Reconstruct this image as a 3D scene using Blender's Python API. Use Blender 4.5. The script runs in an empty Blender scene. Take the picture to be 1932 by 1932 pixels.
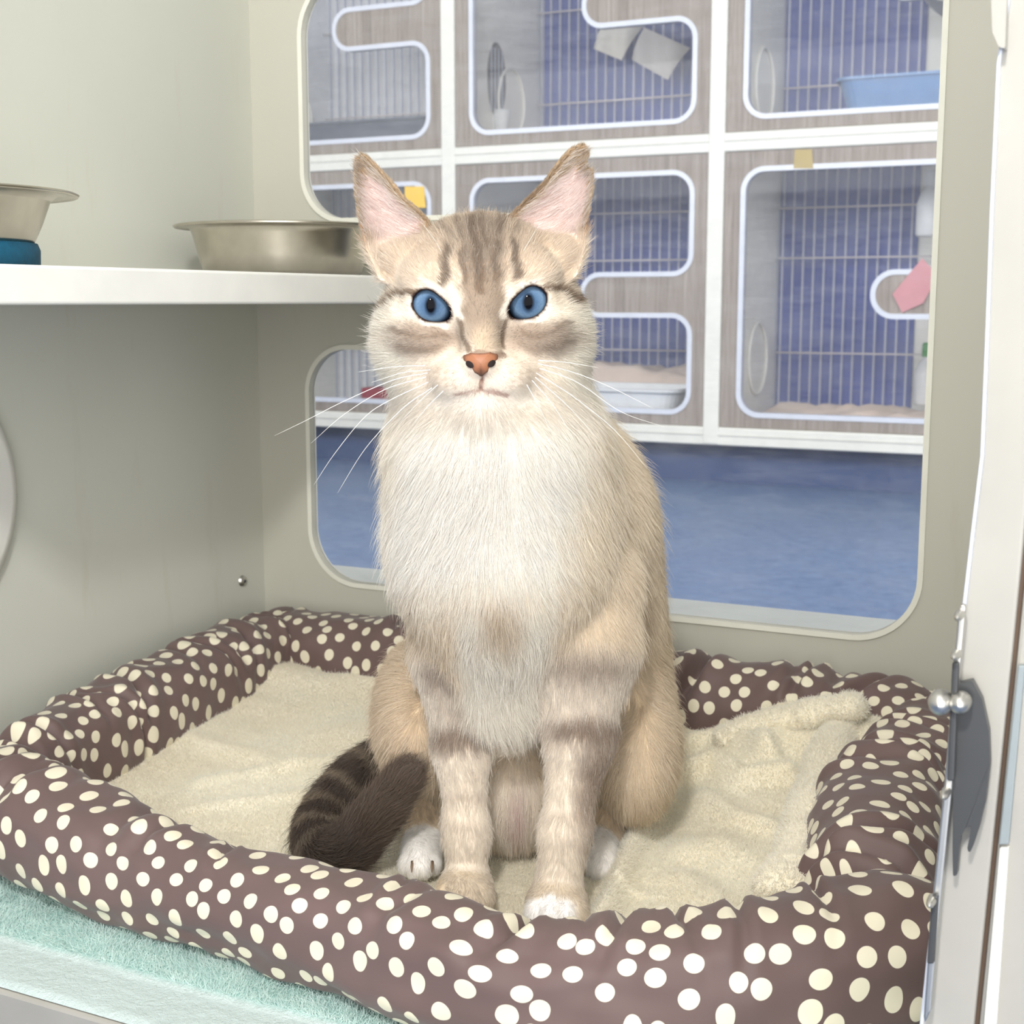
import bpy, math, random
import numpy as np
from mathutils import Vector, noise
from mathutils.geometry import tessellate_polygon
random.seed(4); rng = np.random.default_rng(4)
SC = bpy.context.scene
COL = SC.collection
# ------------------------------------------------------------------ camera
F_PX, YAW, PIT, CAMZ = 2600.0, math.radians(25.9), math.radians(8.7), 0.36
cam = bpy.data.cameras.new('camera'); camo = bpy.data.objects.new('camera', cam); COL.objects.link(camo)
camo.location = (0, 0, CAMZ); camo.rotation_euler = (math.pi/2 - PIT, 0, YAW)
cam.sensor_width = 36; cam.lens = 36*F_PX/1932; cam.clip_start = .01
cam.dof.use_dof = True; cam.dof.focus_distance = .70; cam.dof.aperture_fstop = 26
SC.camera = camo
RV = np.array([math.cos(YAW), math.sin(YAW), 0.])
FV = np.array([-math.sin(YAW)*math.cos(PIT), math.cos(YAW)*math.cos(PIT), -math.sin(PIT)])
UV_ = np.cross(RV, FV)
CAM = np.array([0, 0, CAMZ])
def _ray(px, py): return FV + RV*(px-966)/F_PX - UV_*(py-966)/F_PX
def on_z(px, py, z): d = _ray(px, py); return CAM + d*(z-CAMZ)/d[2]
def on_y(px, py, y): d = _ray(px, py); return CAM + d*y/d[1]
def on_x(px, py, x): d = _ray(px, py); return CAM + d*x/d[0]
# ------------------------------------------------------------------ helpers
def lin(c):
    return tuple(((v/255)/12.92 if v/255 <= .04045 else ((v/255+.055)/1.055)**2.4) for v in c) + (1.,)
class NT:
    def __init__(s, name):
        s.m = bpy.data.materials.new(name); s.m.use_nodes = True
        s.t = s.m.node_tree; s.b = s.t.nodes['Principled BSDF']; s.out = s.t.nodes['Material Output']
    def n(s, typ, **kw):
        nd = s.t.nodes.new(typ)
        for k, v in kw.items():
            if k.startswith('i_'):
                key = k[2:]; key = int(key) if key.isdigit() else key.replace('_', ' ')
                nd.inputs[key].default_value = v
            else: setattr(nd, k, v)
        return nd
    def l(s, a, b): s.t.links.new(a, b)
    def set(s, **kw):
        for k, v in kw.items(): s.b.inputs[k.replace('_', ' ')].default_value = v
        return s
    def coord(s, out='Object', scale=(1, 1, 1)):
        tc = s.n('ShaderNodeTexCoord'); mp = s.n('ShaderNodeMapping'); mp.inputs['Scale'].default_value = scale
        s.l(tc.outputs[out], mp.inputs[0]); return mp.outputs[0]
    def noise(s, co, scale, detail=3, rough=.5):
        nd = s.n('ShaderNodeTexNoise'); nd.inputs['Scale'].default_value = scale
        nd.inputs['Detail'].default_value = detail; nd.inputs['Roughness'].default_value = rough
        s.l(co, nd.inputs['Vector']); return nd.outputs[0]
    def ramp(s, fac, stops):
        r = s.n('ShaderNodeValToRGB'); e = r.color_ramp.elements
        while len(e) < len(stops): e.new(.5)
        for el, (p, c) in zip(e, stops): el.position = p; el.color = c
        s.l(fac, r.inputs[0]); return r.outputs[0]
    def bump(s, h, strength=.3, dist=.002):
        b = s.n('ShaderNodeBump'); b.inputs['Strength'].default_value = strength; b.inputs['Distance'].default_value = dist
        s.l(h, b.inputs['Height']); s.l(b.outputs[0], s.b.inputs['Normal'])
def simple(name, c, rough=.5, metal=0., spec=.4, var=.04, scale=30, bump=0.):
    t = NT(name); t.set(Roughness=rough, Metallic=metal, Specular_IOR_Level=spec)
    co = t.coord(); nz = t.noise(co, scale)
    c = lin(c); lo = tuple(max(0, v*(1-var)) for v in c[:3])+(1,); hi = tuple(v*(1+var) for v in c[:3])+(1,)
    t.l(t.ramp(nz, [(.3, lo), (.7, hi)]), t.b.inputs['Base Color'])
    if bump: t.bump(nz, bump)
    return t.m
def mesh(name, v, f, mat=None, parent=None, smooth=False, uv=None):
    me = bpy.data.meshes.new(name)
    v = np.asarray(v, dtype=float).reshape(-1, 3)
    me.from_pydata(v.tolist(), [], [list(map(int, q)) for q in f]); me.update()
    o = bpy.data.objects.new(name, me); COL.objects.link(o)
    if mat: me.materials.append(mat)
    if smooth: me.polygons.foreach_set('use_smooth', [True]*len(me.polygons))
    if uv is not None:
        l = me.uv_layers.new(name='UVMap'); idx = np.empty(len(me.loops), dtype=np.int32); me.loops.foreach_get('vertex_index', idx)
        uv = np.asarray(uv); l.data.foreach_set('uv', (uv[idx] if len(uv) == len(v) else uv).ravel())
    if parent: o.parent = parent
    return o
def recalc(o):
    import bmesh
    b = bmesh.new(); b.from_mesh(o.data); bmesh.ops.recalc_face_normals(b, faces=b.faces[:]); b.to_mesh(o.data); b.free(); o.data.update(); return o
def empty(name, loc, rz=0., parent=None):
    o = bpy.data.objects.new(name, None); COL.objects.link(o); o.location = loc; o.rotation_euler = (0, 0, rz); o.empty_display_size = .02
    if parent: o.parent = parent
    return o
def tag(o, label, cat, group=None):
    o['label'] = label; o['category'] = cat
    if group: o['group'] = group
    return o
def struct(o, label=None): 
    o['kind'] = 'structure'
    if label: o['label'] = label
    return o
def bevel(o, w, seg=2):
    m = o.modifiers.new('bevel', 'BEVEL'); m.width = w; m.segments = seg; m.limit_method = 'ANGLE'; return o
def box(name, a, b, mat, parent=None, bev=.001):
    x0, y0, z0 = a; x1, y1, z1 = b
    v = [(x0,y0,z0),(x1,y0,z0),(x1,y1,z0),(x0,y1,z0),(x0,y0,z1),(x1,y0,z1),(x1,y1,z1),(x0,y1,z1)]
    f = [(3,2,1,0),(4,5,6,7),(0,1,5,4),(1,2,6,5),(2,3,7,6),(3,0,4,7)]
    o = mesh(name, v, f, mat, parent)
    if bev: bevel(o, bev)
    return o
def rpoly(pts, rad, seg=8):
    out = []; n = len(pts)
    rad = rad if isinstance(rad, (list, tuple)) else [rad]*n
    for i in range(n):
        p, a, b = (np.array(pts[k % n], float) for k in (i, i-1, i+1)); r = rad[i]
        if r <= 0: out.append(tuple(p)); continue
        u = (a-p)/np.linalg.norm(a-p); w = (b-p)/np.linalg.norm(b-p)
        ang = math.acos(np.clip(u@w, -1, 1)); t = r/math.tan(ang/2)
        c = p + (u+w)/np.linalg.norm(u+w)*r/math.sin(ang/2)
        s, e = p+u*t-c, p+w*t-c
        a0 = math.atan2(s[1], s[0]); a1 = math.atan2(e[1], e[0]); d = (a1-a0+math.pi) % (2*math.pi)-math.pi
        for k in range(seg+1):
            q = a0+d*k/seg; out.append((c[0]+r*math.cos(q), c[1]+r*math.sin(q)))
    return out
def offset(loop, w):
    L = np.array(loop); n = len(L); A = np.roll(L, 1, 0); B = np.roll(L, -1, 0); t = B-A; t /= np.linalg.norm(t, axis=1)[:, None]+1e-12
    return L + np.stack([t[:, 1], -t[:, 0]], 1)*w         # outward for CCW
def plate(name, outer, holes, y0, y1, mat, parent=None, axis='y'):
    loops = [list(map(tuple, outer))]+[list(map(tuple, h)) for h in holes]
    flat = [p for l in loops for p in l]; n = len(flat)
    tris = tessellate_polygon([[Vector((p[0], p[1], 0)) for p in l] for l in loops])
    mk = (lambda p, y: (p[0], y, p[1])) if axis == 'y' else (lambda p, y: (y, p[0], p[1])) if axis == 'x' else (lambda p, y: (p[0], p[1], y))
    v = [mk(p, y0) for p in flat]+[mk(p, y1) for p in flat]
    f = [tuple(t) for t in tris]+[tuple(i+n for i in t)[::-1] for t in tris]
    k = 0
    for l in loops:
        m = len(l)
        for i in range(m): a, b = k+i, k+(i+1) % m; f.append((a, b, b+n, a+n))
        k += m
    return recalc(mesh(name, v, f, mat, parent))
def ring(name, loop, w_in, w_out, y0, y1, mat, parent=None):
    return plate(name, [tuple(p) for p in offset(loop, w_out)], [[tuple(p) for p in offset(loop, -w_in)]], y0, y1, mat, parent)
def lathe(name, prof, mat, parent=None, seg=64, loc=(0, 0, 0)):
    v, f = [], []
    for r, z in prof:
        for k in range(seg): a = 2*math.pi*k/seg; v.append((r*math.cos(a), r*math.sin(a), z))
    for i in range(len(prof)-1):
        for k in range(seg):
            a, b = i*seg+k, i*seg+(k+1) % seg; f.append((a, b, b+seg, a+seg))
    o = mesh(name, v, f, mat, parent, True); o.location = loc; return o
def tube(name, pts, rad, mat, parent=None, seg=8, cap=True):
    P = np.array(pts, float); n = len(P); R = np.broadcast_to(np.asarray(rad, float), (n,))
    T = np.gradient(P, axis=0); T /= np.linalg.norm(T, axis=1)[:, None]+1e-12
    up = np.array([0, 0, 1.]) if abs(T[0][2]) < .9 else np.array([1., 0, 0]); v, f = [], []
    for i in range(n):
        a = np.cross(T[i], up); a /= np.linalg.norm(a); b = np.cross(a, T[i]); up = b
        for k in range(seg): q = 2*math.pi*k/seg; v.append(P[i]+(a*math.cos(q)+b*math.sin(q))*R[i])
    for i in range(n-1):
        for k in range(seg):
            a, b = i*seg+k, i*seg+(k+1) % seg; f.append((a, b, b+seg, a+seg))
    if cap: f.append(tuple(range(seg))[::-1]); f.append(tuple((n-1)*seg+k for k in range(seg)))
    return mesh(name, v, f, mat, parent, True)
def spline(pts, n):
    P = np.array(pts, float); t = np.arange(len(P)); Q = np.vstack([2*P[0]-P[1], P, 2*P[-1]-P[-2]])
    out = []
    for s in np.linspace(0, len(P)-1, n):
        i = min(int(s), len(P)-2); u = s-i; a, b, c, d = Q[i:i+4]
        out.append(.5*((2*b)+(-a+c)*u+(2*a-5*b+4*c-d)*u*u+(-a+3*b-3*c+d)*u**3))
    return np.array(out)
# ------------------------------------------------------------------ materials
def wall_mat(name, c, stain):
    t = NT(name); t.set(Roughness=.45, Specular_IOR_Level=.35)
    co = t.coord(); a = t.noise(co, 4, 4); b = t.noise(co, 900, 2)
    base = t.ramp(a, [(.3, lin([v*.97 for v in c])), (.7, lin(c))])
    co2 = t.coord(scale=(14, 14, 3)); st = t.noise(co2, 2.2, 5, .65)
    mx = t.n('ShaderNodeMix', data_type='RGBA'); fac = t.ramp(st, [(.60, (0, 0, 0, 1)), (.78, (.5, .5, .5, 1))])
    t.l(fac, mx.inputs[0]); t.l(base, mx.inputs[6]); mx.inputs[7].default_value = lin(stain)
    t.l(mx.outputs[2], t.b.inputs['Base Color']); t.bump(b, .04, .0006); return t.m
M = {}
M['wall'] = wall_mat('greyish laminate', (204, 205, 194), (192, 188, 172))
M['wall2'] = wall_mat('warm grey laminate', (190, 188, 175), (178, 171, 150))
M['white'] = simple('white laminate', (232, 231, 224), .38)
M['offwhite'] = simple('off white plastic', (164, 161, 153), .3, spec=.5)
M['seal'] = simple('cream window seal', (222, 221, 208), .5)
M['sill'] = simple('pale grey sill', (214, 220, 218), .4)
M['rail'] = simple('white cage frame', (222, 222, 214), .4)
M['trim'] = simple('pale window trim', (204, 209, 220), .3, spec=.5)
M['inner'] = simple('light grey cage lining', (238, 238, 233), .5)
M['innerw'] = simple('white cage lining', (240, 242, 246), .5)
M['blue'] = simple('blue back panel', (78, 96, 172), .5, var=.12, scale=6)
M['bar'] = simple('pale cage bar', (186, 190, 208), .4)
M['rod'] = simple('bright cage rod', (226, 220, 222), .3)
M['steel'] = simple('brushed steel', (190, 184, 170), .28, metal=1., var=.08, scale=60)
M['chrome'] = simple('chrome', (200, 198, 192), .38, metal=1.)
M['dark'] = simple('dark grey plastic', (66, 67, 68), .35)
M['gap'] = simple('brown shadow gap strip', (92, 74, 60), .6)
M['greystrip'] = simple('grey strip', (140, 148, 150), .4)
M['teal'] = simple('teal rubber', (16, 84, 112), .7, var=.12, scale=300, bump=.2)
t = NT('grey wood grain laminate'); t.set(Roughness=.5, Specular_IOR_Level=.3)
co = t.coord(scale=(90, 90, 3)); g = t.noise(co, 1.6, 5, .7)
t.l(t.ramp(g, [(.25, lin((112, 102, 95))), (.5, lin((142, 132, 124))), (.75, lin((166, 157, 149)))]), t.b.inputs['Base Color']); M['wood'] = t.m
t = NT('blue vinyl floor'); t.set(Roughness=.42, Specular_IOR_Level=.4)
co = t.coord(); a = t.noise(co, 45, 4, .7); b = t.noise(co, 2.5, 3)
mx = t.n('ShaderNodeMix', data_type='RGBA', blend_type='MULTIPLY'); mx.inputs[0].default_value = .6
t.l(t.ramp(a, [(.3, lin((80, 103, 140))), (.7, lin((104, 127, 162)))]), mx.inputs[6]); t.l(t.ramp(b, [(.3, (.75, .78, .85, 1)), (.7, (1, 1, 1, 1))]), mx.inputs[7])
t.l(mx.outputs[2], t.b.inputs['Base Color']); M['bluefloor'] = t.m
M['toekick'] = simple('shade darkened blue plinth', (58, 78, 118), .5)  # blue darkened to paint in the shade under the cages
def pane_mat(name, haze, ior, tint=(1, 1, 1, 1)):
    t = NT(name); t.t.nodes.remove(t.b)
    tr = t.n('ShaderNodeBsdfTransparent'); tr.inputs[0].default_value = tint
    gl = t.n('ShaderNodeBsdfGlossy'); gl.inputs['Roughness'].default_value = .03
    df = t.n('ShaderNodeBsdfDiffuse'); df.inputs[0].default_value = (.9, .93, 1, 1)
    fr = t.n('ShaderNodeFresnel'); fr.inputs[0].default_value = ior
    co = t.coord(scale=(6, 6, 30)); sc = t.noise(co, 3, 6, .8)
    rp = t.ramp(sc, [(.45, (haze, haze, haze, 1)), (.8, (haze*3, haze*3, haze*3, 1))])
    m1 = t.n('ShaderNodeMixShader'); m2 = t.n('ShaderNodeMixShader')
    t.l(rp, m1.inputs[0]); t.l(tr.outputs[0], m1.inputs[1]); t.l(df.outputs[0], m1.inputs[2])
    t.l(fr.outputs[0], m2.inputs[0]); t.l(m1.outputs[0], m2.inputs[1]); t.l(gl.outputs[0], m2.inputs[2])
    t.l(m2.outputs[0], t.out.inputs[0]); return t.m
M['pane'] = pane_mat('scratched acrylic pane', .03, 1.3)
M['pane2'] = pane_mat('clear acrylic pane', .012, 1.17)
# ------------------------------------------------------------------ kennel shell
YB, XL, XR, YF = 1.03, -.756, -.060, .500
HT = .95
struct(box('floor', (XL, YF, -.016), (XR, YB, 0), M['white'], bev=.0015), 'white laminate kennel floor')
# left side wall
struct(box('wall_left', (XL-.018, YF-.02, -.016), (XL, YB, HT), M['wall'], bev=0), 'pale grey left side wall of the kennel')
# window wall (a door seen from inside) with a notched window
WX0, WX1, WZ0, WZ1, TZ0, TZ1 = -.704, -.164, .107, .634, .321, .428
win = rpoly([(WX0, WZ0), (WX1, WZ0), (WX1, WZ1), (WX0, WZ1), (WX0, TZ1), (WX0+.247, TZ1), (WX0+.247, TZ0), (WX0, TZ0)],
            [.05, .05, .05, .05, .042, .05, .05, .042], 12)
wb = plate('wall_back', [(XL-.018, -.016), (XR+.09, -.016), (XR+.09, HT), (XL-.018, HT)], [win], YB, YB+.009, M['wall2'])
struct(wb, 'warm grey laminate end panel with a notched window')
w1 = struct(ring('window_1', win, .0030, .0012, YB-.0015, YB+.0085, M['seal']), 'notched window with a cream seal and a scratched clear pane')
plate('pane', [tuple(p) for p in offset(win, -.002)], [], YB+.005, YB+.007, M['pane'], w1)
# right side wall and front post
struct(box('wall_right', (XR, YF+.02, -.016), (XR+.018, YB, HT), M['wall2'], bev=0), 'thin right side wall of the kennel')
# sill outside the window
struct(box('trim_1', (XL-.2, YB+.010, .055), (XR+.4, YB+.086, .1055), M['sill'], bev=.003), 'pale grey ledge outside the window')
# front lip of the kennel floor
struct(box('trim_2', (XL-.018, YF-.006, -.030), (XR, YF, 0.0005), M['offwhite'], bev=.002), 'cream front edge of the kennel floor')
# room floor, plinth below the far cages
RF = -.045
struct(mesh('room_floor', [(-4.5, -.6, RF), (2.5, -.6, RF), (2.5, 4.6, RF), (-4.5, 4.6, RF)], [(0, 1, 2, 3)], M['bluefloor']), 'speckled blue vinyl room floor')
YC = 2.95; CW, CH = .657, .633; CX = -1.593; CZ = .064
struct(box('plinth', (CX-CW*3, YC+.05, RF), (CX+CW*4, YC+.4, CZ-.018), M['toekick'], bev=0), 'shade darkened blue plinth under the far cages')
struct(mesh('wall_far', [(-4.5, YC+.52, RF), (2.5, YC+.52, RF), (2.5, YC+.52, 2.7), (-4.5, YC+.52, 2.7)], [(0, 1, 2, 3)], M['wall']), 'pale grey wall of the room behind the far cages')
# ------------------------------------------------------------------ far cages
bank = empty('cage_bank_frame', (CX, YC, CZ)); tag(bank, 'white grid frame dividing the bank of cages across the aisle', 'frame')
for k in range(-2, 4):
    if k in (-2, 3): continue
    o = box('post', (k*CW-.018, -.016, -.018), (k*CW+.018, .02, CH*2+.018), M['rail'], bank, .003)
for j in range(3):
    h = .02
    o = box('rail', (-2*CW, -.014, j*CH-h), (3*CW, .018, j*CH+h), M['rail'], bank, .003)
    if j < 2: box('groove', (-2*CW, -.0155, j*CH+.001), (3*CW, -.0138, j*CH+.0035), simple('grey groove', (190, 190, 184)), o, 0)
cells = {}
dw = rpoly([(.062, .051), (.602, .051), (.602, .263), (.342, .263), (.342, .357), (.602, .357), (.602, .573), (.062, .573)],
           [.045, .045, .042, .046, .046, .042, .045, .045], 10)
def make_cage():
    r = empty('cage', (0, 0, 0))
    d = plate('cage_door', [(.019, .021), (CW-.019, .021), (CW-.019, CH-.021), (.019, CH-.021)], [dw], -.010, .006, M['wood'], r)
    ring('window_trim', dw, .004, .007, -.0125, .007, M['trim'], d)
    plate('pane', dw, [], -.003, -.001, M['pane2'], d)
    D = .49; a, b = .010, CW-.010
    v = [(a,.008,.01),(b,.008,.01),(b,D,.01),(a,D,.01),(a,.008,CH-.01),(b,.008,CH-.01),(b,D,CH-.01),(a,D,CH-.01)]
    mesh('lining', v, [(0,1,2,3),(7,6,5,4),(0,3,7,4),(2,1,5,6),(3,2,6,7)], M['inner'], r)
    box('back_panel', (a+.001, D-.006, .012), (.345, D-.002, CH-.012), M['blue'], r, 0)
    n = 13
    first = None
    for k in range(n):
        x = a+.014+k*.0258
        if first is None: first = o = box('bar', (-.0022, D-.03, .012), (.0022, D-.026, CH-.012), M['bar'], r, 0)
        else: o = first.copy(); COL.objects.link(o)
        o.parent = r; o.location = (x, 0, 0)
    for z in (.17, .40, .52):
        tube('rod', [(a+.01, D-.055, z), (b-.2, D-.055, z)], .0022, M['rod'], r, 8)
    # raised oval rim on the left lining
    th = np.linspace(0, 2*math.pi, 41)
    tube('porthole_rim', [(a+.004, .30+.075*math.cos(q), .16+.085*math.sin(q)) for q in th], .004, M['inner'], r, 8, False)
    return r
proto = make_cage()
def copy_tree(o, parent=None):
    c = o.copy(); COL.objects.link(c)
    if parent: c.parent = parent
    for ch in o.children: copy_tree(ch, c)
    return c
LB = {(0, 0): 'grey wood cage at lower left across the aisle, with a red box inside',
      (1, 0): 'grey wood cage across the aisle directly behind the cat, with a white litter pan',
      (2, 0): 'grey wood cage at lower right across the aisle, with a pink card on its door',
      (0, 1): 'grey wood cage at upper left across the aisle, white back, dark tray inside',
      (1, 1): 'grey wood cage above the cat, white cloths hanging inside',
      (2, 1): 'grey wood cage at upper right across the aisle, with a blue tub inside'}
cages = {}
for (i, j) in [(1, 0), (0, 0), (2, 0), (0, 1), (1, 1), (2, 1)]:
    c = proto if (i, j) == (1, 0) else copy_tree(proto)
    c.location = (CX+(i-1)*CW, YC, CZ+j*CH); tag(c, LB[i, j], 'cage', 'bank of grey wood cages across the aisle'); cages[i, j] = c
# the upper left cage has a white lining and back
for ch in list(cages[0, 1].children)+[q for q in cages[0, 0].children if q.name.startswith('back_panel')]:
    if ch.name.startswith('back_panel') or ch.name.startswith('lining'):
        ch.data = ch.data.copy(); ch.data.materials.clear(); ch.data.materials.append(M['innerw'])
for key in ((1, 0), (1, 1)):       # the blue back spans these two cages almost fully
    bars = [q for q in cages[key].children if q.name.startswith('bar')]
    for q in cages[key].children:
        if q.name.startswith('back_panel'): q.scale = (1.78, 1, 1)
    for k in range(10):
        o = bars[0].copy(); COL.objects.link(o); o.parent = cages[key]; o.location = (.024+(13+k)*.0258, 0, 0)
def cell(i, j, x, y, z): return (CX+(i-1)*CW+x, YC+y, CZ+j*CH+z)
def rtray(name, a, b, h, th, mat, loc, label, cat, flare=.02, rim=.008):
    r0 = rpoly([(0, 0), (a, 0), (a, b), (0, b)], .04, 6); c = np.array([a/2, b/2])
    def sc(loop, d): L = np.array(loop)-c; return L*(1+d/np.array([a/2, b/2]))+c
    lv = [(sc(r0, 0), 0), (sc(r0, flare), h), (sc(r0, flare+rim), h), (sc(r0, flare+rim), h-.006), (sc(r0, flare+rim-.002), h-.006), ]
    inn = [(sc(r0, flare+rim), h), (sc(r0, flare-th), h), (sc(r0, -th), th)]
    L = [lv[0], (sc(r0, flare), h-.004), (sc(r0, flare+rim), h-.006), (sc(r0, flare+rim), h), (sc(r0, flare-th), h), (sc(r0, -th), th)]
    v, f = [], []; n = len(r0)
    for loop, z in L: v += [(p[0], p[1], z) for p in loop]
    for q in range(len(L)-1):
        for k in range(n): f.append((q*n+k, q*n+(k+1) % n, (q+1)*n+(k+1) % n, (q+1)*n+k))
    f.append(tuple(range(n))[::-1]); f.append(tuple((len(L)-1)*n+k for k in range(n)))
    o = mesh(name, v, f, mat); o.location = loc; return tag(o, label, cat)
M['bluetub'] = simple('slate blue plastic', (104, 140, 186), .35)
M['whitetub'] = simple('white plastic tub', (226, 229, 232), .35)
M['darktub'] = simple('slate grey plastic', (92, 100, 116), .45)
M['straw'] = simple('straw coloured mat', (186, 150, 110), .8, var=.5, scale=60)
M['cream'] = simple('cream blanket', (226, 208, 196), .9, var=.06, scale=20, bump=.3)
M['cloth'] = simple('white cotton cloth', (232, 230, 224), .85, var=.05, scale=12)
M['cloth2'] = simple('light grey cotton cloth', (206, 204, 204), .85, var=.05, scale=12)
M['pink'] = simple('pink card', (190, 132, 138), .6)
M['yellow'] = simple('yellow card', (240, 196, 74), .6)
M['red'] = simple('red plastic', (150, 40, 62), .5)
M['black'] = simple('charcoal plastic', (60, 58, 66), .5)
M['green'] = simple('green cap', (60, 150, 70), .5)
rtray('litter_tub', .36, .26, .085, .006, M['bluetub'], cell(2, 1, .245, .12, .03+.02), 'slate blue plastic tub standing in the upper right cage', 'tub')
rtray('litter_pan', .27, .20, .085, .005, M['whitetub'], cell(1, 0, .275, .03, .012), 'white plastic litter pan standing in the cage behind the cat', 'litter pan')
rtray('dark_tray', .50, .34, .10, .006, M['darktub'], cell(0, 1, .05, .10, .012), 'slate grey tray standing in the upper left cage', 'tray', flare=.01)
def rumple(name, x0, x1, y0, y1, amp, base, mat, loc, label, cat, seed=0, fold=22.):
    nx, ny = 40, 26; v, f = [], []
    for j in range(ny):
        for i in range(nx):
            u, w = i/(nx-1), j/(ny-1); e = min(u, 1-u, w, 1-w)*8; e = min(1, e)
            h = base*e+amp*e*(.5+.9*noise.noise(Vector((u*5+seed, w*3, seed))))+.3*amp*e*noise.noise(Vector((u*fold, w*9, seed+3)))
            v.append((x0+(x1-x0)*u, y0+(y1-y0)*w, max(h, 0)))
    for j in range(ny-1):
        for i in range(nx-1): a = j*nx+i; f.append((a, a+1, a+nx+1, a+nx))
    o = mesh(name, v, f, mat, None, True); o.location = loc; return tag(o, label, cat)
rumple('blanket', .02, .60, .02, .44, .03, .02, M['cream'], cell(2, 0, 0, 0, .0135), 'rumpled cream blanket lying in the lower right cage', 'blanket', 1)
rumple('folded_towel', .04, .60, .27, .46, .035, .10, M['cream'], cell(1, 0, 0, 0, .0135), 'cream towel heaped behind the white litter pan', 'towel', 5)
rumple('straw_mat', .02, .60, .05, .40, .016, .012, M['straw'], cell(1, 1, 0, 0, .0135), 'tan woven mat on the floor of the cage above the cat', 'mat', 9, 60)
def hang_cloth(name, quad, mat, label):
    # a square of cloth sagging between four corner points
    A, B, C, D = (np.array(q) for q in quad); n = 14; v, f = [], []
    for j in range(n):
        for i in range(n):
            u, w = i/(n-1), j/(n-1); p = (A*(1-u)+B*u)*(1-w)+(D*(1-u)+C*u)*w
            p = p+np.array([0, -.012*math.sin(u*7+w*3)-.02*math.sin(math.pi*u), -.008*math.sin(math.pi*u)*math.sin(math.pi*w)]); v.append(p)
    for j in range(n-1):
        for i in range(n-1): a = j*n+i; f.append((a, a+1, a+n+1, a+n))
    return tag(mesh(name, v, f, mat, None, True), label, 'cloth')
yy = YC+.40
hang_cloth('white_cloth', [on_y(*p, yy) for p in ((1120, 92), (1175, 115), (1212, 48), (1145, 34))], M['cloth'], 'small white cloth hanging from a bar of the upper cage')
hang_cloth('grey_cloth', [on_y(*p, yy-.02) for p in ((1192, 112), (1262, 152), (1300, 90), (1216, 52))], M['cloth2'], 'pale grey cloth drooping beside the white cloth in the upper cage')
# hammock-like grey pouch in upper right cage
def blob_box(name, c, s, mat, label, cat, bev=.01):
    o = box(name, (-s[0]/2, -s[1]/2, 0), (s[0]/2, s[1]/2, s[2]), mat, None, bev); o.location = c; return tag(o, label, cat)
th = np.linspace(0, math.pi, 15)
pv, pf = [], []
for k, a in enumerate(np.linspace(-1, 1, 13)):
    for q in th: pv.append((.13*math.cos(q), a*.12, -.07*math.sin(q)*(1-.2*a*a)))
for k in range(12):
    for q in range(14): a = k*15+q; pf.append((a, a+1, a+16, a+15))
o = mesh('cat_hammock', pv, pf, M['cloth2'], None, True); o.location = cell(2, 1, .50, .27, .33); tag(o, 'pale grey sling hammock hung high in the upper right cage', 'hammock')
# cards, tags, boxes, bottles
def card(name, pts, y, mat, label, cat='tag'):
    return tag(plate(name, [tuple(on_y(*p, y)[[0, 2]]) for p in pts], [], y-.0012, y, mat), label, cat)
card('pink_tag', [(1684, 555), (1702, 590), (1742, 572), (1770, 520), (1740, 487)], YC-.0135, M['pink'], 'pink card on the latch tab of the lower right cage')
card('yellow_tag', [(764, 392), (804, 392), (800, 352), (764, 352)], YC-.0135, M['yellow'], 'yellow card behind the cat ear on the lower left cage')
card('gold_sticker', [(1497, 318), (1535, 318), (1532, 282), (1500, 282)], YC-.0115, simple('dull gold paper', (176, 158, 110), .7), 'small dull gold sticker on the door above the lower right cage window', 'sticker')
blob_box('red_box', cell(0, 0, .405, .16, .012), (.16, .10, .062), M['red'], 'dark red box on the floor of the lower left cage', 'box', .006)
blob_box('black_box', cell(0, 0, .50, .10, .012), (.09, .08, .058), M['black'], 'charcoal box beside the red box in the lower left cage', 'box', .006)
def carrier():
    r = empty('litter_house', cell(0, 0, .53, .30, .012)); tag(r, 'white covered litter house with a dark round opening in the lower left cage', 'litter house')
    hole = [(.11*math.cos(a)*.72+.02, .10+.085*math.sin(a)) for a in np.linspace(0, 2*math.pi, 29)[:-1]]
    bevel(plate('front', rpoly([(-.13, 0), (.12, 0), (.11, .24), (-.12, .24)], .03, 5), [hole], -.08, -.074, M['innerw'], r), .002)
    plate('inside', rpoly([(-.12, .003), (.11, .003), (.10, .23), (-.11, .23)], .03, 5), [], -.02, .10, M['darktub'], r)
    box('rim', (-.14, -.085, .0), (.125, -.07, .012), M['innerw'], r, .003)
carrier()
def bottle(c, capm, label):
    r = empty('spray_bottle', c); tag(r, label, 'bottle')
    lathe('body', [(0, 0), (.028, 0), (.03, .005), (.03, .07), (.022, .095), (.012, .105), (.012, .115)], M['whitetub'], r, 24)
    lathe('cap', [(.015, .112), (.015, .14), (.012, .145), (0, .145)], capm, r, 20)
bottle(cell(2, 0, .395, .40, .055), M['green'], 'white bottle with a green cap at the right of the lower right cage')
bottle(cell(2, 0, .40, .30, .44), M['whitetub'], 'all white bottle held high inside the lower right cage')
# white pipe and dark porthole in the cage above the cat
def cage_port():
    r = empty('porthole_vent', (.0105, .22, .12), 0, cages[1, 1])
    plate('opening', [(.05*math.cos(a), .085+.09*math.sin(a)) for a in np.linspace(0, 2*math.pi, 33)[:-1]], [], .0004, .0016, M['black'], r, 'x')
    for k in range(4): box('slat', (.0016, -.034+k*.02, .01), (.004, -.030+k*.02, .16), M['bar'], r, 0)
    q = tube('spout', [(.012, 0, -.05), (.012, 0, -.03), (.014, 0, .0), (.014, 0, .012)], [.016, .018, .022, .024], M['whitetub'], r, 16)
cage_port()
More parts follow.
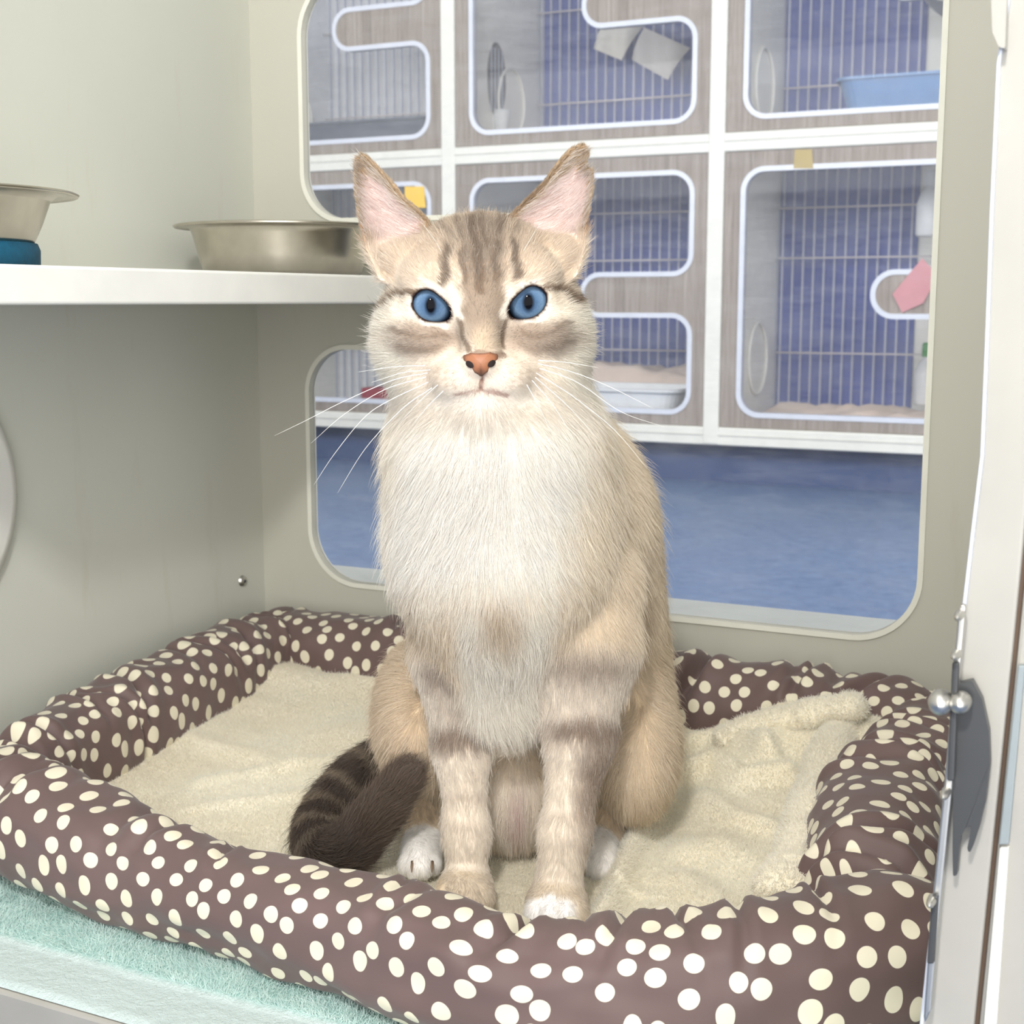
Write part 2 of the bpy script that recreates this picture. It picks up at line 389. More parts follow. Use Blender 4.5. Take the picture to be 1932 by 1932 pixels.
# ------------------------------------------------------------------ shelf and what stands on it
ZS = .379
sh = bevel(box('shelf', (XL+.001, YF+.005, ZS-.021), (-.55, YB-.001, ZS), M['white'], None, 0), .0018, 3); tag(sh, 'white laminate shelf along the left wall holding two steel bowls', 'shelf')
def bowl(loc, R, r, h, label, tilt=(0, 0), flange=.012):
    e = empty('steel_bowl', loc); e.rotation_euler = (tilt[0], tilt[1], 0)
    tag(e, label, 'bowl', 'steel bowls on the shelf')
    Rb = R-flange
    prof = [(0, .001), (r*.85, .0), (r*.97, .001), (r, .004), (r+(Rb-r)*.35, h*.4), (r+(Rb-r)*.75, h*.8), (Rb, h-.002), (Rb+.003, h), (R-.002, h-.0005), (R, h-.0015), (R-.001, h-.003), (R-.003, h-.0022), (Rb+.002, h-.0018), (Rb-.003, h-.006), (r-.002, .006), (0, .004)]
    lathe('bowl_body', prof, M['steel'], e, 96); return e
bowl((-.645, .915, ZS), .084, .062, .040, 'wide steel bowl standing on the shelf near the window, closest to the cat')
b2 = bowl((-.662, .585, ZS+.0125), .086, .060, .032, 'steel bowl on a teal rubber foot at the left end of the shelf', tilt=(0, 0), flange=.014)
lathe('rubber_base', [(0, -.0125), (.062, -.0125), (.0625, -.002), (.061, .002), (.055, .002)], M['teal'], b2, 64)
# porthole cover on the left wall
pc = empty('porthole_cover', (XL, .634, .228)); tag(pc, 'round white porthole cover on the left wall, half out of view', 'cover')
o = lathe('disc', [(0, .012), (.086, .010), (.0935, .007), (.096, .003), (.0965, 0)], M['white'], pc, 96); o.rotation_euler = (0, math.pi/2, 0)
# screw on the left wall near the corner
p = on_x(457, 1096, XL)
s = empty('wall_screw', (XL, p[1], p[2])); tag(s, 'domed steel screw low on the left wall near the corner', 'screw')
o = lathe('screw_head', [(0, .0032), (.0022, .003), (.0042, .002), (.005, .0004), (.0052, 0)], M['chrome'], s, 28); o.rotation_euler = (0, math.pi/2, 0)
o = lathe('socket', [(0, .0036), (.0016, .0035), (.0017, .003)], M['dark'], s, 6); o.rotation_euler = (0, math.pi/2, 0)
# ------------------------------------------------------------------ open door frame at the right and its latch
YP = .485
def poly_at(name, pts, y0, y1, mat, parent=None, bev=.0012):
    o = plate(name, [tuple(on_y(*p, y0)[[0, 2]]) for p in pts][::-1], [], y0, y1, mat, parent)
    if bev: bevel(o, bev)
    return o
left = [(1912, -160), (1898, 0), (1880, 120), (1867, 400), (1858, 645), (1849, 860), (1832, 1000), (1815, 1145), (1796, 1300), (1780, 1500), (1757, 1720), (1735, 1932), (1720, 2080)]
gap = [(1822, 2080), (1838, 1932), (1872, 1600), (1905, 1280), (1930, 1030), (1948, 800), (1966, 500), (1985, 0), (1990, -160)]
d1 = struct(poly_at('door_1', left+gap, YP, YP+.007, M['offwhite']), 'off white frame edge of the open kennel door at the right')
g2 = [(x+9, y) for x, y in gap]
poly_at('gap_strip', [(x, y) for x, y in gap[::-1]]+g2, YP+.004, YP+.012, M['gap'], d1, 0)
far = [(2120, -160), (2120, 2080)]
op = poly_at('outer_panel', [p for p in g2[::-1]]+[far[1], far[0]], YP+.002, YP+.016, M['offwhite'], d1)
poly_at('grey_strip', [(1921, 1256), (1934, 1256), (1903, 1594), (1884, 1594)], YP-.001, YP+.004, M['greystrip'], op, .0005)
poly_at('bright_strip', [(1886, 1600), (1903, 1600), (1880, 1932), (1866, 2080), (1842, 2080), (1856, 1932)], YP-.001, YP+.004, M['white'], op, .0005)
edge = [(x+7, y) for x, y in left]
poly_at('edge_bead', left+edge[::-1], YP-.003, YP+.001, M['trim'], d1, .0004)
# latch
lt = empty('latch', tuple(on_y(1800, 1400, YP)), 0, d1)
def lp(name, pts, y0, y1, mat, bev=.0008, parent=lt):
    o = poly_at(name, pts, y0, y1, mat, None, bev); o.parent = parent; o.matrix_parent_inverse = parent.matrix_basis.inverted(); return o
cam_pts = rpoly([(1800, 1292), (1834, 1284), (1853, 1320), (1866, 1380), (1868, 1440), (1860, 1510), (1848, 1560), (1836, 1596), (1828, 1614), (1825, 1600), (1834, 1556), (1822, 1562), (1812, 1580), (1806, 1650), (1798, 1656), (1797, 1600)], 3, 3)
lp('cam_plate', cam_pts[::-1], YP-.007, YP-.003, M['dark'])
lp('striker_strip', [(1808, 1146), (1816, 1140), (1822, 1146), (1808, 1300), (1796, 1490), (1772, 1730), (1757, 1905), (1745, 1932), (1742, 1920), (1757, 1715), (1782, 1470), (1797, 1280)][::-1], YP-.010, YP-.006, M['chrome'])
lp('dark_guide', [(1796, 1250), (1809, 1250), (1800, 1475), (1786, 1475)][::-1], YP-.0125, YP-.0095, M['dark'])
lp('dark_guide', [(1757, 1690), (1770, 1690), (1762, 1820), (1748, 1820)][::-1], YP-.0125, YP-.0095, M['dark'])
def knob(px, py, r, name='knob'):
    p = on_y(px, py, YP-.010)
    o = lathe(name, [(r, 0), (r*1.02, .003), (r*.85, .006), (r*.4, .0075), (0, .008)], M['chrome'], None, 28)
    o.rotation_euler = (math.pi/2, 0, 0); o.location = p; o.parent = lt; o.matrix_parent_inverse = lt.matrix_basis.inverted()
knob(1777, 1322, .0042); knob(1814, 1322, .0036)
for q in ((1812, 1158), (1806, 1232), (1786, 1492), (1760, 1694)): knob(q[0], q[1], .0016, 'screw_head')
poly_at('hinge', rpoly([(1868, -60), (1902, -60), (1896, 92), (1884, 88), (1872, 60)], [2, 2, 4, 6, 10], 4), YP-.007, YP-.001, M['offwhite'], d1, .001)
# ------------------------------------------------------------------ towel under the bed
t = NT('mint terry towel'); t.set(Roughness=.95, Specular_IOR_Level=.1)
co = t.coord(); a = t.noise(co, 260, 5, .75); b = t.noise(co, 30, 3)
sx = t.n('ShaderNodeSeparateXYZ'); t.l(co, sx.inputs[0])
mx = t.n('ShaderNodeMix', data_type='RGBA'); rp = t.ramp(a, [(.3, lin((150, 190, 184))), (.55, lin((186, 221, 214))), (.75, lin((212, 238, 232)))])
hem = t.n('ShaderNodeMapRange', i_1=.538, i_2=.534); t.l(sx.outputs[1], hem.inputs[0])
t.l(hem.outputs[0], mx.inputs[0]); t.l(rp, mx.inputs[6]); mx.inputs[7].default_value = lin((205, 220, 217)); t.l(mx.outputs[2], t.b.inputs['Base Color'])
t.bump(a, .8, .003); M['towel'] = t.m
nx, ny = 220, 170; v, f = [], []
tx0, tx1, ty0, ty1 = XL+.008, XR-.01, YF-.004, YB-.01
for j in range(ny):
    for i in range(nx):
        x = tx0+(tx1-tx0)*i/(nx-1); y = ty0+(ty1-ty0)*j/(ny-1)
        hemz = .0 if y > .536 else -.0012
        z = .0045+.0012*noise.noise(Vector((x*14, y*14, 1)))+.0006*noise.noise(Vector((x*160, y*160, 2)))+hemz+.0008*math.exp(-((y-.5365)/.0015)**2)
        if j == 0: z = .0012
        v.append((x, y, z))
for j in range(ny-1):
    for i in range(nx-1): a_ = j*nx+i; f.append((a_, a_+1, a_+nx+1, a_+nx))
tw = mesh('towel', v, f, M['towel'], None, True); tag(tw, 'mint green terry towel with a pale hem under the dotted pet bed', 'towel')
# ------------------------------------------------------------------ pet bed
def dots_mat():
    t = NT('brown fabric with cream dots'); t.set(Roughness=.55, Specular_IOR_Level=.25)
    uvn = t.n('ShaderNodeUVMap'); vo = t.n('ShaderNodeTexVoronoi', voronoi_dimensions='2D', feature='F1'); vo.inputs['Scale'].default_value = 64; vo.inputs['Randomness'].default_value = .46
    mp = t.n('ShaderNodeMapping'); mp.inputs['Rotation'].default_value = (0, 0, .5); t.l(uvn.outputs[0], mp.inputs[0]); t.l(mp.outputs[0], vo.inputs['Vector'])
    rp = t.n('ShaderNodeMapRange', i_1=.292, i_2=.274); t.l(vo.outputs['Distance'], rp.inputs[0])
    co = t.coord(); nz = t.noise(co, 8, 3)
    mx = t.n('ShaderNodeMix', data_type='RGBA'); t.l(rp.outputs[0], mx.inputs[0])
    t.l(t.ramp(nz, [(.3, lin((96, 78, 75))), (.7, lin((110, 91, 88)))]), mx.inputs[6]); mx.inputs[7].default_value = lin((224, 216, 192))
    t.l(mx.outputs[2], t.b.inputs['Base Color'])
    cw = t.coord('UV', (1, 1, 1)); w = t.noise(cw, 900, 2); t.bump(w, .08, .0004)
    t.b.inputs['Sheen Weight'].default_value = .15
    return t.m
M['dots'] = dots_mat()
bed = empty('pet_bed', (-.41, .80, .004)); tag(bed, 'rectangular brown pet bed with cream polka dots and a cream fleece pad', 'pet bed')
BI = bed.matrix_basis.copy(); BI.invert()
def adopt(o): o.parent = bed; o.location = tuple(-c for c in bed.location); return o
def bolster(path, rw, rh0, creases, seed, capA=.03, capB=.03, dips=()):
    n = 260; P = spline(path, 600); P, RR = P[:, :3], (P[:, 3] if P.shape[1] > 3 else np.full(600, rh0)); L = np.r_[0, np.cumsum(np.linalg.norm(np.diff(P, axis=0), axis=1))]; tot = L[-1]
    S = tot*(.5-.5*np.cos(np.linspace(0, 1, n)*math.pi))*.35+np.linspace(0, tot, n)*.65
    C = np.stack([np.interp(S, L, P[:, k]) for k in range(3)], 1); T = np.gradient(C, axis=0); T /= np.linalg.norm(T, axis=1)[:, None]
    N = np.cross(T, [0, 0, 1.]); N /= np.linalg.norm(N, axis=1)[:, None]
    RS = np.interp(S, L, RR); m = 110; v, uv = [], []
    r_ = random.Random(seed)
    for i in range(n):
        s = S[i]; rh = RS[i]; ca = min(1, s/capA); cb = min(1, (tot-s)/capB)
        end = math.sqrt(max(0, 1-(1-ca)**2.6))*math.sqrt(max(0, 1-(1-cb)**2.6)); end = max(end, .02)
        for k in range(m):
            a = 2*math.pi*k/m-math.pi/2
            ca_, sa_ = math.cos(a), math.sin(a)
            q = 1.0
            lump = .0045*noise.noise(Vector((s*16+seed, ca_*1.2, sa_*1.2)))+.0022*noise.noise(Vector((s*48+seed, ca_*2.4, sa_*2.4+7)))
            for (cs, amp, wid, slant, ac, aw) in creases:
                da = (a-ac+math.pi) % (2*math.pi)-math.pi
                g = math.exp(-(da/aw)**2)
                d = s-cs-slant*da
                lump -= amp*g*math.exp(-(d/wid)**2)
                lump += .45*amp*g*(math.exp(-((d-wid*2)/(wid*1.4))**2)+math.exp(-((d+wid*2)/(wid*1.4))**2))
            for (ds, amp, wid) in dips: lump -= amp*math.exp(-((s-ds)/wid)**2)
            ex = 2/2.3
            cx = math.copysign(abs(ca_)**ex, ca_); sx_ = math.copysign(abs(sa_)**ex, sa_)
            p = C[i]+N[i]*cx*(rh*rw/rh0+lump)*end+np.array([0, 0, 1])*sx_*(rh+lump)*end
            p[2] = max(p[2], .0065)
            v.append(p)
    V = np.array(v).reshape(n, m, 3)
    f = []
    loops_uv = []
    circ = 2*math.pi*(rw+rh0)/2
    for i in range(n-1):
        for k in range(m):
            f.append((i*m+k, i*m+(k+1) % m, (i+1)*m+(k+1) % m, (i+1)*m+k))
            u0, u1 = S[i]+seed*1.37, S[i+1]+seed*1.37; w0, w1 = circ*k/m, circ*(k+1)/m
            loops_uv += [(u0, w0), (u0, w1), (u1, w1), (u1, w0)]
    f.append(tuple(range(m))[::-1]); loops_uv += [(0, 0)]*m
    f.append(tuple((n-1)*m+k for k in range(m))); loops_uv += [(0, 0)]*m
    o = mesh('bolster', v, f, M['dots'], None, True, uv=np.array(loops_uv)); recalc(o) if False else None
    return adopt(o)
ZC = .047; up = math.pi/2
def crs(seed, tot, n, amp=(.003, .0065)):
    r_ = random.Random(seed); return [(r_.uniform(.02, tot-.02), r_.uniform(*amp), r_.uniform(.0028, .006), r_.uniform(-.012, .012), up+r_.uniform(-.9, .9), r_.uniform(.5, 1.2)) for _ in range(n)]
B = {}
# back
B['back'] = bolster([(-.735, .992, ZC), (-.60, .990, ZC+.001), (-.45, .988, ZC), (-.30, .988, ZC-.001), (-.20, .985, ZC+.001), (-.128, .975, ZC)], .034, .043,
    crs(3, .6, 20)+[(.55, .006, .004, .02, up, 1.2), (.50, .005, .004, .015, up+.4, 1.)], 1, .03, .045)
# left
B['left'] = bolster([(-.712, 1.002, ZC, .041), (-.710, .93, ZC+.001, .041), (-.702, .85, ZC, .041), (-.695, .76, .045, .039), (-.684, .68, .043, .037), (-.664, .615, .040, .034)], .034, .040,
    crs(5, .39, 20), 2, .022, .05)
# right
B['right'] = bolster([(-.122, .985, ZC), (-.136, .92, ZC), (-.143, .84, ZC+.001), (-.141, .76, ZC+.002), (-.132, .71, ZC-.002), (-.122, .660, ZC-.003)], .039, .043,
    crs(8, .36, 13)+[(.16, .007, .004, .01, up, 1.3), (.285, .006, .004, -.012, up, 1.3), (.31, .005, .003, .01, up+.5, .8)], 3, .05, .05)
# front
B['front'] = bolster([(-.705, .628, .043, .036), (-.650, .606, .0425, .0362), (-.589, .595, .041, .035), (-.505, .583, .0355, .0292), (-.434, .576, .034, .0278), (-.374, .571, .036, .030), (-.314, .564, .037, .031), (-.270, .561, .0355, .0295), (-.216, .578, .038, .032), (-.182, .594, .040, .034), (-.149, .614, .042, .036), (-.117, .648, .044, .038), (-.088, .69, .044, .038)], .031, .031,
    crs(11, .40, 16, (.002, .004))+[(.445, .007, .004, .012, up+.3, .9), (.47, .005, .003, -.008, up+.8, .8), (.495, .005, .003, .01, up+.4, 1.), (.52, .005, .0028, -.006, up+.5, 1.), (.55, .004, .003, .004, up+.2, 1.), (.60, .005, .003, .012, up+.6, .9)], 4, .05, .05, dips=[(.45, .002, .02)])
# fleece pad
def pad_mat():
    t = NT('cream fleece'); t.set(Roughness=.95, Specular_IOR_Level=.05)
    co = t.coord(); a = t.noise(co, 420, 4, .7); b = t.noise(co, 11, 4, .6); c = t.noise(co, 120, 4, .7)
    m1 = t.n('ShaderNodeMix', data_type='RGBA'); m1.inputs[0].default_value = .45
    t.l(t.ramp(b, [(.3, lin((236, 224, 192))), (.5, lin((246, 237, 211))), (.72, lin((250, 243, 224)))]), m1.inputs[6])
    t.l(t.ramp(a, [(.25, lin((222, 206, 170))), (.65, lin((254, 248, 230)))]), m1.inputs[7]); t.l(m1.outputs[2], t.b.inputs['Base Color'])
    ad = t.n('ShaderNodeMath', operation='ADD'); t.l(a, ad.inputs[0]); t.l(c, ad.inputs[1]); t.bump(ad.outputs[0], .55, .003)
    t.b.inputs['Sheen Weight'].default_value = .3; t.b.inputs['Sheen Roughness'].default_value = .6
    return t.m
M['fleece'] = pad_mat()
FOLDS = [([tuple(on_z(*p, .045)[:2]) for p in q], a, w) for q, a, w in (
    (((1285, 1362), (1380, 1368), (1440, 1398), (1505, 1388)), .013, .010), (((1300, 1392), (1355, 1388), (1415, 1424), (1452, 1446)), .011, .008),
    (((1262, 1446), (1345, 1430), (1402, 1462), (1485, 1462)), .011, .009), (((1248, 1478), (1196, 1560), (1146, 1655), (1105, 1730)), .013, .007),
    (((1330, 1482), (1392, 1520), (1455, 1538)), .007, .009), (((1520, 1352), (1478, 1400), (1440, 1440)), .009, .010), (((1290, 1610), (1335, 1638), (1356, 1672)), .006, .010), (((1400, 1580), (1350, 1560), (1300, 1570)), .005, .012))]
def pad_h(x, y):
    u = (x+.71)/.58; 
    z = .0205+.020*min(1, max(0, (y-.68)/.30))
    e = max(0, 1-(x+.715)/.10); z += .018*e*e                    # rises toward the left and back bolsters
    e = max(0, (y-.90)/.11); z += .010*min(e, 1.2)**2
    z += .0028*noise.noise(Vector((x*18, y*18, .3)))+.0012*noise.noise(Vector((x*52, y*52, .7)))+.0005*noise.noise(Vector((x*330, y*330, 4)))
    # soft creases on the left side
    for (ax, ay, bx, by, amp, w) in ((-.60, .74, -.50, .86, .004, .008), (-.66, .80, -.56, .79, .004, .010), (-.70, .93, -.60, .955, .009, .020), (-.58, .70, -.47, .80, .003, .007)):
        px, py = bx-ax, by-ay; tt = min(1, max(0, ((x-ax)*px+(y-ay)*py)/(px*px+py*py))); d = math.hypot(x-ax-px*tt, y-ay-py*tt); z += amp*math.exp(-(d/w)**2)*(1-.3*tt)
    # rumpled cover at the right of the cat
    r = 1/(1+math.exp(-(x+.285)/.012)) if y > .70 else 1/(1+math.exp(-(x+.255)/.010))
    z += .006*r
    q1 = min(1, max(0, (x+.31)/.12)); q2 = min(1, max(0, (y-.865)/.075)); z += .026*q1*q1*(3-2*q1)*q2*q2*(3-2*q2)
    if x > -.36:
        for pl, amp, w in FOLDS:
            d = 9.
            for (ax, ay), (bx, by) in zip(pl[:-1], pl[1:]):
                px, py = bx-ax, by-ay; tt = min(1, max(0, ((x-ax)*px+(y-ay)*py)/(px*px+py*py))); d = min(d, math.hypot(x-ax-px*tt, y-ay-py*tt))
            z += amp*math.exp(-(d/w)**2)*min(1, max(.15, (1.0-y)/.08))
    return z
nx, ny = 300, 220; v, f = [], []
x0, x1, y0, y1 = -.725, -.12, .595, 1.0
for j in range(ny):
    for i in range(nx):
        x = x0+(x1-x0)*i/(nx-1); y = y0+(y1-y0)*j/(ny-1); v.append((x, y, pad_h(x, y)))
for j in range(ny-1):
    for i in range(nx-1): a_ = j*nx+i; f.append((a_, a_+1, a_+nx+1, a_+nx))
pad = adopt(mesh('fleece_pad', v, f, M['fleece'], None, True))
# rolled hem of the fleece along the right bolster and in the far corner
def roll(pts, r, name='rolled_edge'):
    P = spline(pts, 70); o = tube(name, P, 1.0, M['fleece'], None, 28); 
    me = o.data; n = len(P); co = np.empty(len(me.vertices)*3); me.vertices.foreach_get('co', co); co = co.reshape(n, 28, 3)
    for i in range(n):
        s = i/(n-1); rr = r*math.sqrt(max(.0, 1-abs(2*s-1)**8))*(1+.18*noise.noise(Vector((s*7, r*99, 2))))+.0004
        d = co[i]-P[i]
        for k in range(28):
            rk = rr*(1+.12*noise.noise(Vector((s*30, math.cos(k/28*6.283), math.sin(k/28*6.283)+r*50))))
            co[i, k] = P[i]+d[k]*rk*np.array([1, 1, .72])
    me.vertices.foreach_set('co', co.ravel()); me.update(); recalc(o); o.parent = bed; o.location = tuple(-c for c in bed.location); return o
roll([on_z(1490, 1690, .052), on_z(1508, 1600, .056), on_z(1528, 1520, .060), on_z(1556, 1440, .063), on_z(1596, 1360, .066), on_z(1618, 1325, .068)], .0125)
roll([on_y(1350, 1400, .925), on_y(1420, 1378, .932), on_y(1490, 1358, .938), on_y(1560, 1342, .939), on_y(1632, 1332, .934)], .0140)
roll([on_z(1470, 1700, .05), on_z(1490, 1660, .052), on_z(1520, 1630, .052)], .016)
# ------------------------------------------------------------------ light
w = bpy.data.worlds.new('world'); SC.world = w; w.use_nodes = True
w.node_tree.nodes['Background'].inputs[0].default_value = (1, .985, .955, 1); w.node_tree.nodes['Background'].inputs[1].default_value = .74
def area(name, loc, target, size, power, col=(1, 1, 1), sy=None):
    l = bpy.data.lights.new(name, 'AREA'); l.energy = power; l.color = col; l.size = size
    if sy: l.shape = 'RECTANGLE'; l.size_y = sy
    o = bpy.data.objects.new(name, l); COL.objects.link(o); o.location = loc
    o.rotation_euler = (Vector(target)-Vector(loc)).to_track_quat('-Z', 'Y').to_euler(); return o
area('room_light_front', (.50, -.85, .44), (-.48, .80, .24), 1.5, 32, (1, .99, .97))
area('catchlight_lamp', (-.02, -.25, .92), (-.35, .70, .3), .085, 9.0, (1, .99, .97))  # small lamp added to put catchlights in the eyes
area('ceiling_light_front', (-.25, .15, 1.7), (-.42, .80, .1), .9, 5, (1, .985, .955))
area('aisle_fill', (-1.1, 1.30, .94), (-1.2, 2.95, .55), 3.0, 29, (.98, .99, 1.0), .45)  # unseen light set low in the aisle to brighten the cage interiors
area('side_fill', (.9, 1.75, .95), (-1.45, 3.25, .40), .8, 11, (.98, .99, 1.0))  # unseen lamp added at the side to brighten the left cage linings
SC.view_settings.view_transform = 'Standard'; SC.view_settings.look = 'None'
SC.view_settings.exposure = 0; SC.view_settings.gamma = 1
SC.cycles.max_bounces = 6; SC.cycles.diffuse_bounces = 3; SC.cycles.glossy_bounces = 3; SC.cycles.transmission_bounces = 4; SC.cycles.transparent_max_bounces = 10
SC.cycles.use_adaptive_sampling = True; SC.cycles.adaptive_threshold = .05; SC.cycles.adaptive_min_samples = 28; SC.cycles.use_denoising = True
SC.cycles.caustics_reflective = False; SC.cycles.caustics_refractive = False
# ------------------------------------------------------------------ the cat: one implicit surface, meshed with surface nets
SF = np.float32
FH = np.array([-math.sin(YAW), math.cos(YAW), 0.])
def C(px, py, d):
    r = _ray(px, py); r = r*(d/(r@FH)); return np.array([r@RV, d, CAMZ+r[2]])
def PX(P):
    """front-view coat coordinates of cat points"""
    u, d, z = P[:, 0], P[:, 1], P[:, 2]-CAMZ
    w = d*math.cos(PIT)-z*math.sin(PIT); v = z*math.cos(PIT)+d*math.sin(PIT)
    return 966+F_PX*u/w, 966-F_PX*v/w
def sd_rc(p, a, b, r1, r2):
    ba = b-a; l2 = ba@ba; rr = r1-r2; a2 = l2-rr*rr; il2 = 1/l2
    pa = p-a; y = pa@ba; z = y-l2
    x = pa*l2-y[:, None]*ba; x2 = np.einsum('ij,ij->i', x, x); y2 = y*y*l2; z2 = z*z*l2
    k = np.sign(rr)*rr*rr*x2
    o = (np.sqrt(x2*a2*il2)+y*rr)*il2-r1
    c1 = np.sign(z)*a2*z2 > k; c2 = np.sign(y)*a2*y2 < k
    return np.where(c1, np.sqrt(x2+z2)*il2-r2, np.where(c2, np.sqrt(x2+y2)*il2-r1, o))
def sd_el(p, c, r, R=None):
    q = p-c
    if R is not None: q = q@R
    r = np.asarray(r, float); k0 = np.linalg.norm(q/r, axis=1); k1 = np.linalg.norm(q/(r*r), axis=1)+1e-9
    return np.where(k0 < 1e-4, -min(r), k0*(k0-1)/k1)
def smin(a, b, k): h = np.maximum(k-np.abs(a-b), 0)/k; return np.minimum(a, b)-h*h*k*.25
def smax(a, b, k): return -smin(-a, -b, k)
HC = C(908, 590, .715); ROLL = math.radians(-1.9)
cr, sr = math.cos(ROLL), math.sin(ROLL)
def to_head(P):     # millimetres, x right, y towards the viewer, z up
    q = (P-HC)*1000; x = q[:, 0]; z = q[:, 2]
    return np.stack([x*cr-z*sr, -q[:, 1], x*sr+z*cr], 1)
def from_head(h):
    h = np.atleast_2d(np.array(h, float)); x = h[:, 0]*cr+h[:, 2]*sr; z = -h[:, 0]*sr+h[:, 2]*cr
    return np.stack([x, -h[:, 1], z], 1)/1000+HC
EYE = {-1: np.array([-23.9, 21.0, 4.6]), 1: np.array([24.0, 21.0, 4.6])}
def almond(x, z, s):          # 2-D eye opening about the eye centre, s = side
    a = math.radians(24)*(-s); xx = x*math.cos(a)-z*math.sin(a)*1; zz = x*math.sin(a)+z*math.cos(a)
    a = -a
    xx = x*math.cos(a)+z*math.sin(a); zz = -x*math.sin(a)+z*math.cos(a)
    k0 = np.sqrt((xx/9.2)**2+(zz/7.4)**2); k1 = np.sqrt((xx/84.6)**2+(zz/54.8)**2)+1e-9
    e = k0*(k0-1)/k1
    # pointed inner corner
    ix = xx*s+6.2; c = np.sqrt((ix/4.6)**2+((zz+1.6)/3.2)**2)-1
    e = smin(e, c*3.2, 3.0)
    return smax(e, .66*(-s*x)+.75*z-6.1, 2.5)
def head_sdf(P):
    h = to_head(P); ax = np.abs(h[:, 0]); m = np.stack([ax, h[:, 1], h[:, 2]], 1); A = np.array
    d = sd_el(m, A([0, -8., 9]), (45, 46, 41))
    d = smin(d, sd_el(m, A([28., -2, -13]), (27.5, 28, 29)), 14)
    d = smin(d, sd_el(m, A([0., 8, -34]), (36, 29, 18)), 12)
    d = smin(d, sd_el(m, A([21., 23, 19]), (17, 13, 10)), 10)
    d = smin(d, sd_el(m, A([26., 22, -11]), (17, 13, 11)), 10)
    d = smin(d, sd_rc(m, A([0., 30, 16]), A([0., 43.5, -18]), 14, 8.2), 9)
    d = smin(d, sd_el(m, A([10.0, 36, -32.0]), (13.5, 13, 10.5)), 11)
    d = smin(d, sd_el(m, A([0., 33, -46.0]), (13, 11, 8.2)), 8)
    d = smin(d, sd_el(m, A([0., 48.0, -24.2]), (7.2, 4.5, 5.0)), 4)
    d = smin(d, sd_el(m, A([38., -1, 27]), (13, 11, 10)), 7)
    # philtrum and mouth grooves
    d = smax(d, -sd_rc(m, A([0., 52, -30]), A([0., 50.5, -38]), 1.2, 1.0), 1.2)
    d = smax(d, -sd_rc(m, A([0., 49.5, -39.5]), A([13., 44.5, -41.5]), 1.3, .7), 1.5)
    for s in (-1, 1):
        e = EYE[s]; q = h-e
        d = smin(d, np.linalg.norm(q, axis=1)-12.3, 7)
    for s in (-1, 1):
        e = EYE[s]; q = h-e; t = np.maximum(almond(q[:, 0], q[:, 2], s), -q[:, 1]-2)
        d = smax(d, -t, .8)
    return d/1000
EARS = {-1: [(683, 290), (694, 294), (713, 312), (740, 341), (769, 376), (799, 403), (815, 420), (800, 500), (760, 540), (720, 530), (705, 492), (694, 473), (685, 436), (678, 411), (670, 358), (668, 315), (672, 298)],
        1: [(1094, 272), (1104, 274), (1110, 283), (1112, 293), (1107, 306), (1110, 317), (1120, 323), (1119, 355), (1111, 401), (1105, 438), (1099, 487), (1085, 525), (1040, 540), (985, 500), (955, 420), (966, 401), (998, 371), (1022, 347), (1049, 309), (1075, 280)]}
def poly_sd(x, y, pts):
    P = np.array(pts, float); d = np.full(x.shape, 1e9); s = np.ones(x.shape); n = len(P)
    for i in range(n):
        a, b = P[i], P[i-1]; e = b-a; wx, wy = x-a[0], y-a[1]
        t = np.clip((wx*e[0]+wy*e[1])/(e@e), 0, 1); bx, by = wx-e[0]*t, wy-e[1]*t; d = np.minimum(d, bx*bx+by*by)
        c = np.stack([y >= a[1], y < b[1], e[0]*wy > e[1]*wx]); s = np.where(c.all(0) | (~c).all(0), -s, s)
    return s*np.sqrt(d)
EARP = {}
for s in (-1, 1): EARP[s] = to_head(np.array([C(*p, .722) for p in EARS[s]]))[:, [0, 2]]
def ear_sdf(P, s):
    h = to_head(P); x, y, z = h.T; out = np.full(len(P), .03)
    m = (x*s > 5) & (z > 10) & (np.abs(y) < 45)
    if m.any():
        x, y, z = x[m], y[m], z[m]; e = poly_sd(x, z, EARP[s]); ins = np.maximum(-e, 0)
        lean = 4-(z-40)*.22
        bowl = 15*(1-np.exp(-ins/8.5))
        ysurf = lean-bowl
        q = smax(e, np.abs(y-ysurf)*.72-1.25, 1.2); out[m] = q/1000
    return out
def rcs(P, pts, k=.006):
    d = None
    for (a, ra), (b, rb) in zip(pts[:-1], pts[1:]):
        e = sd_rc(P, a, b, ra, rb); d = e if d is None else smin(d, e, k)
    return d
TAIL = spline([C(790, 1430, .905), C(735, 1428, .885), C(675, 1462, .865), C(622, 1522, .838), C(600, 1575, .806), C(618, 1606, .786), C(655, 1598, .778), C(692, 1560, .774), C(728, 1515, .768), C(762, 1466, .761)], 40)
TAILR = np.interp(np.linspace(0, 1, 40), [0, .3, .5, .65, .85, 1], [.0115, .0125, .0125, .0120, .0105, .0075])
def tail_sdf(P): return rcs(P, list(zip(TAIL, TAILR)), .003)
def torso_sdf(P):
    d = sd_rc(P, C(918, 690, .738), C(938, 850, .732), .043, .050)
    d = smin(d, sd_rc(P, C(938, 850, .732), C(945, 1030, .738), .050, .055), .03)
    d = smin(d, sd_rc(P, C(1020, 930, .80), C(1010, 1330, .87), .056, .070), .035)
    d = smin(d, sd_rc(P, C(945, 1040, .742), C(950, 1290, .757), .052, .033), .03)
    d = smin(d, sd_rc(P, C(1090, 1010, .80), C(1120, 1240, .83), .042, .044), .03)
    d = smin(d, sd_el(P, C(965, 1470, .82), (.048, .045, .042)), .025)
    d = smin(d, sd_el(P, C(1000, 1400, .90), (.075, .07, .055)), .03)
    return d
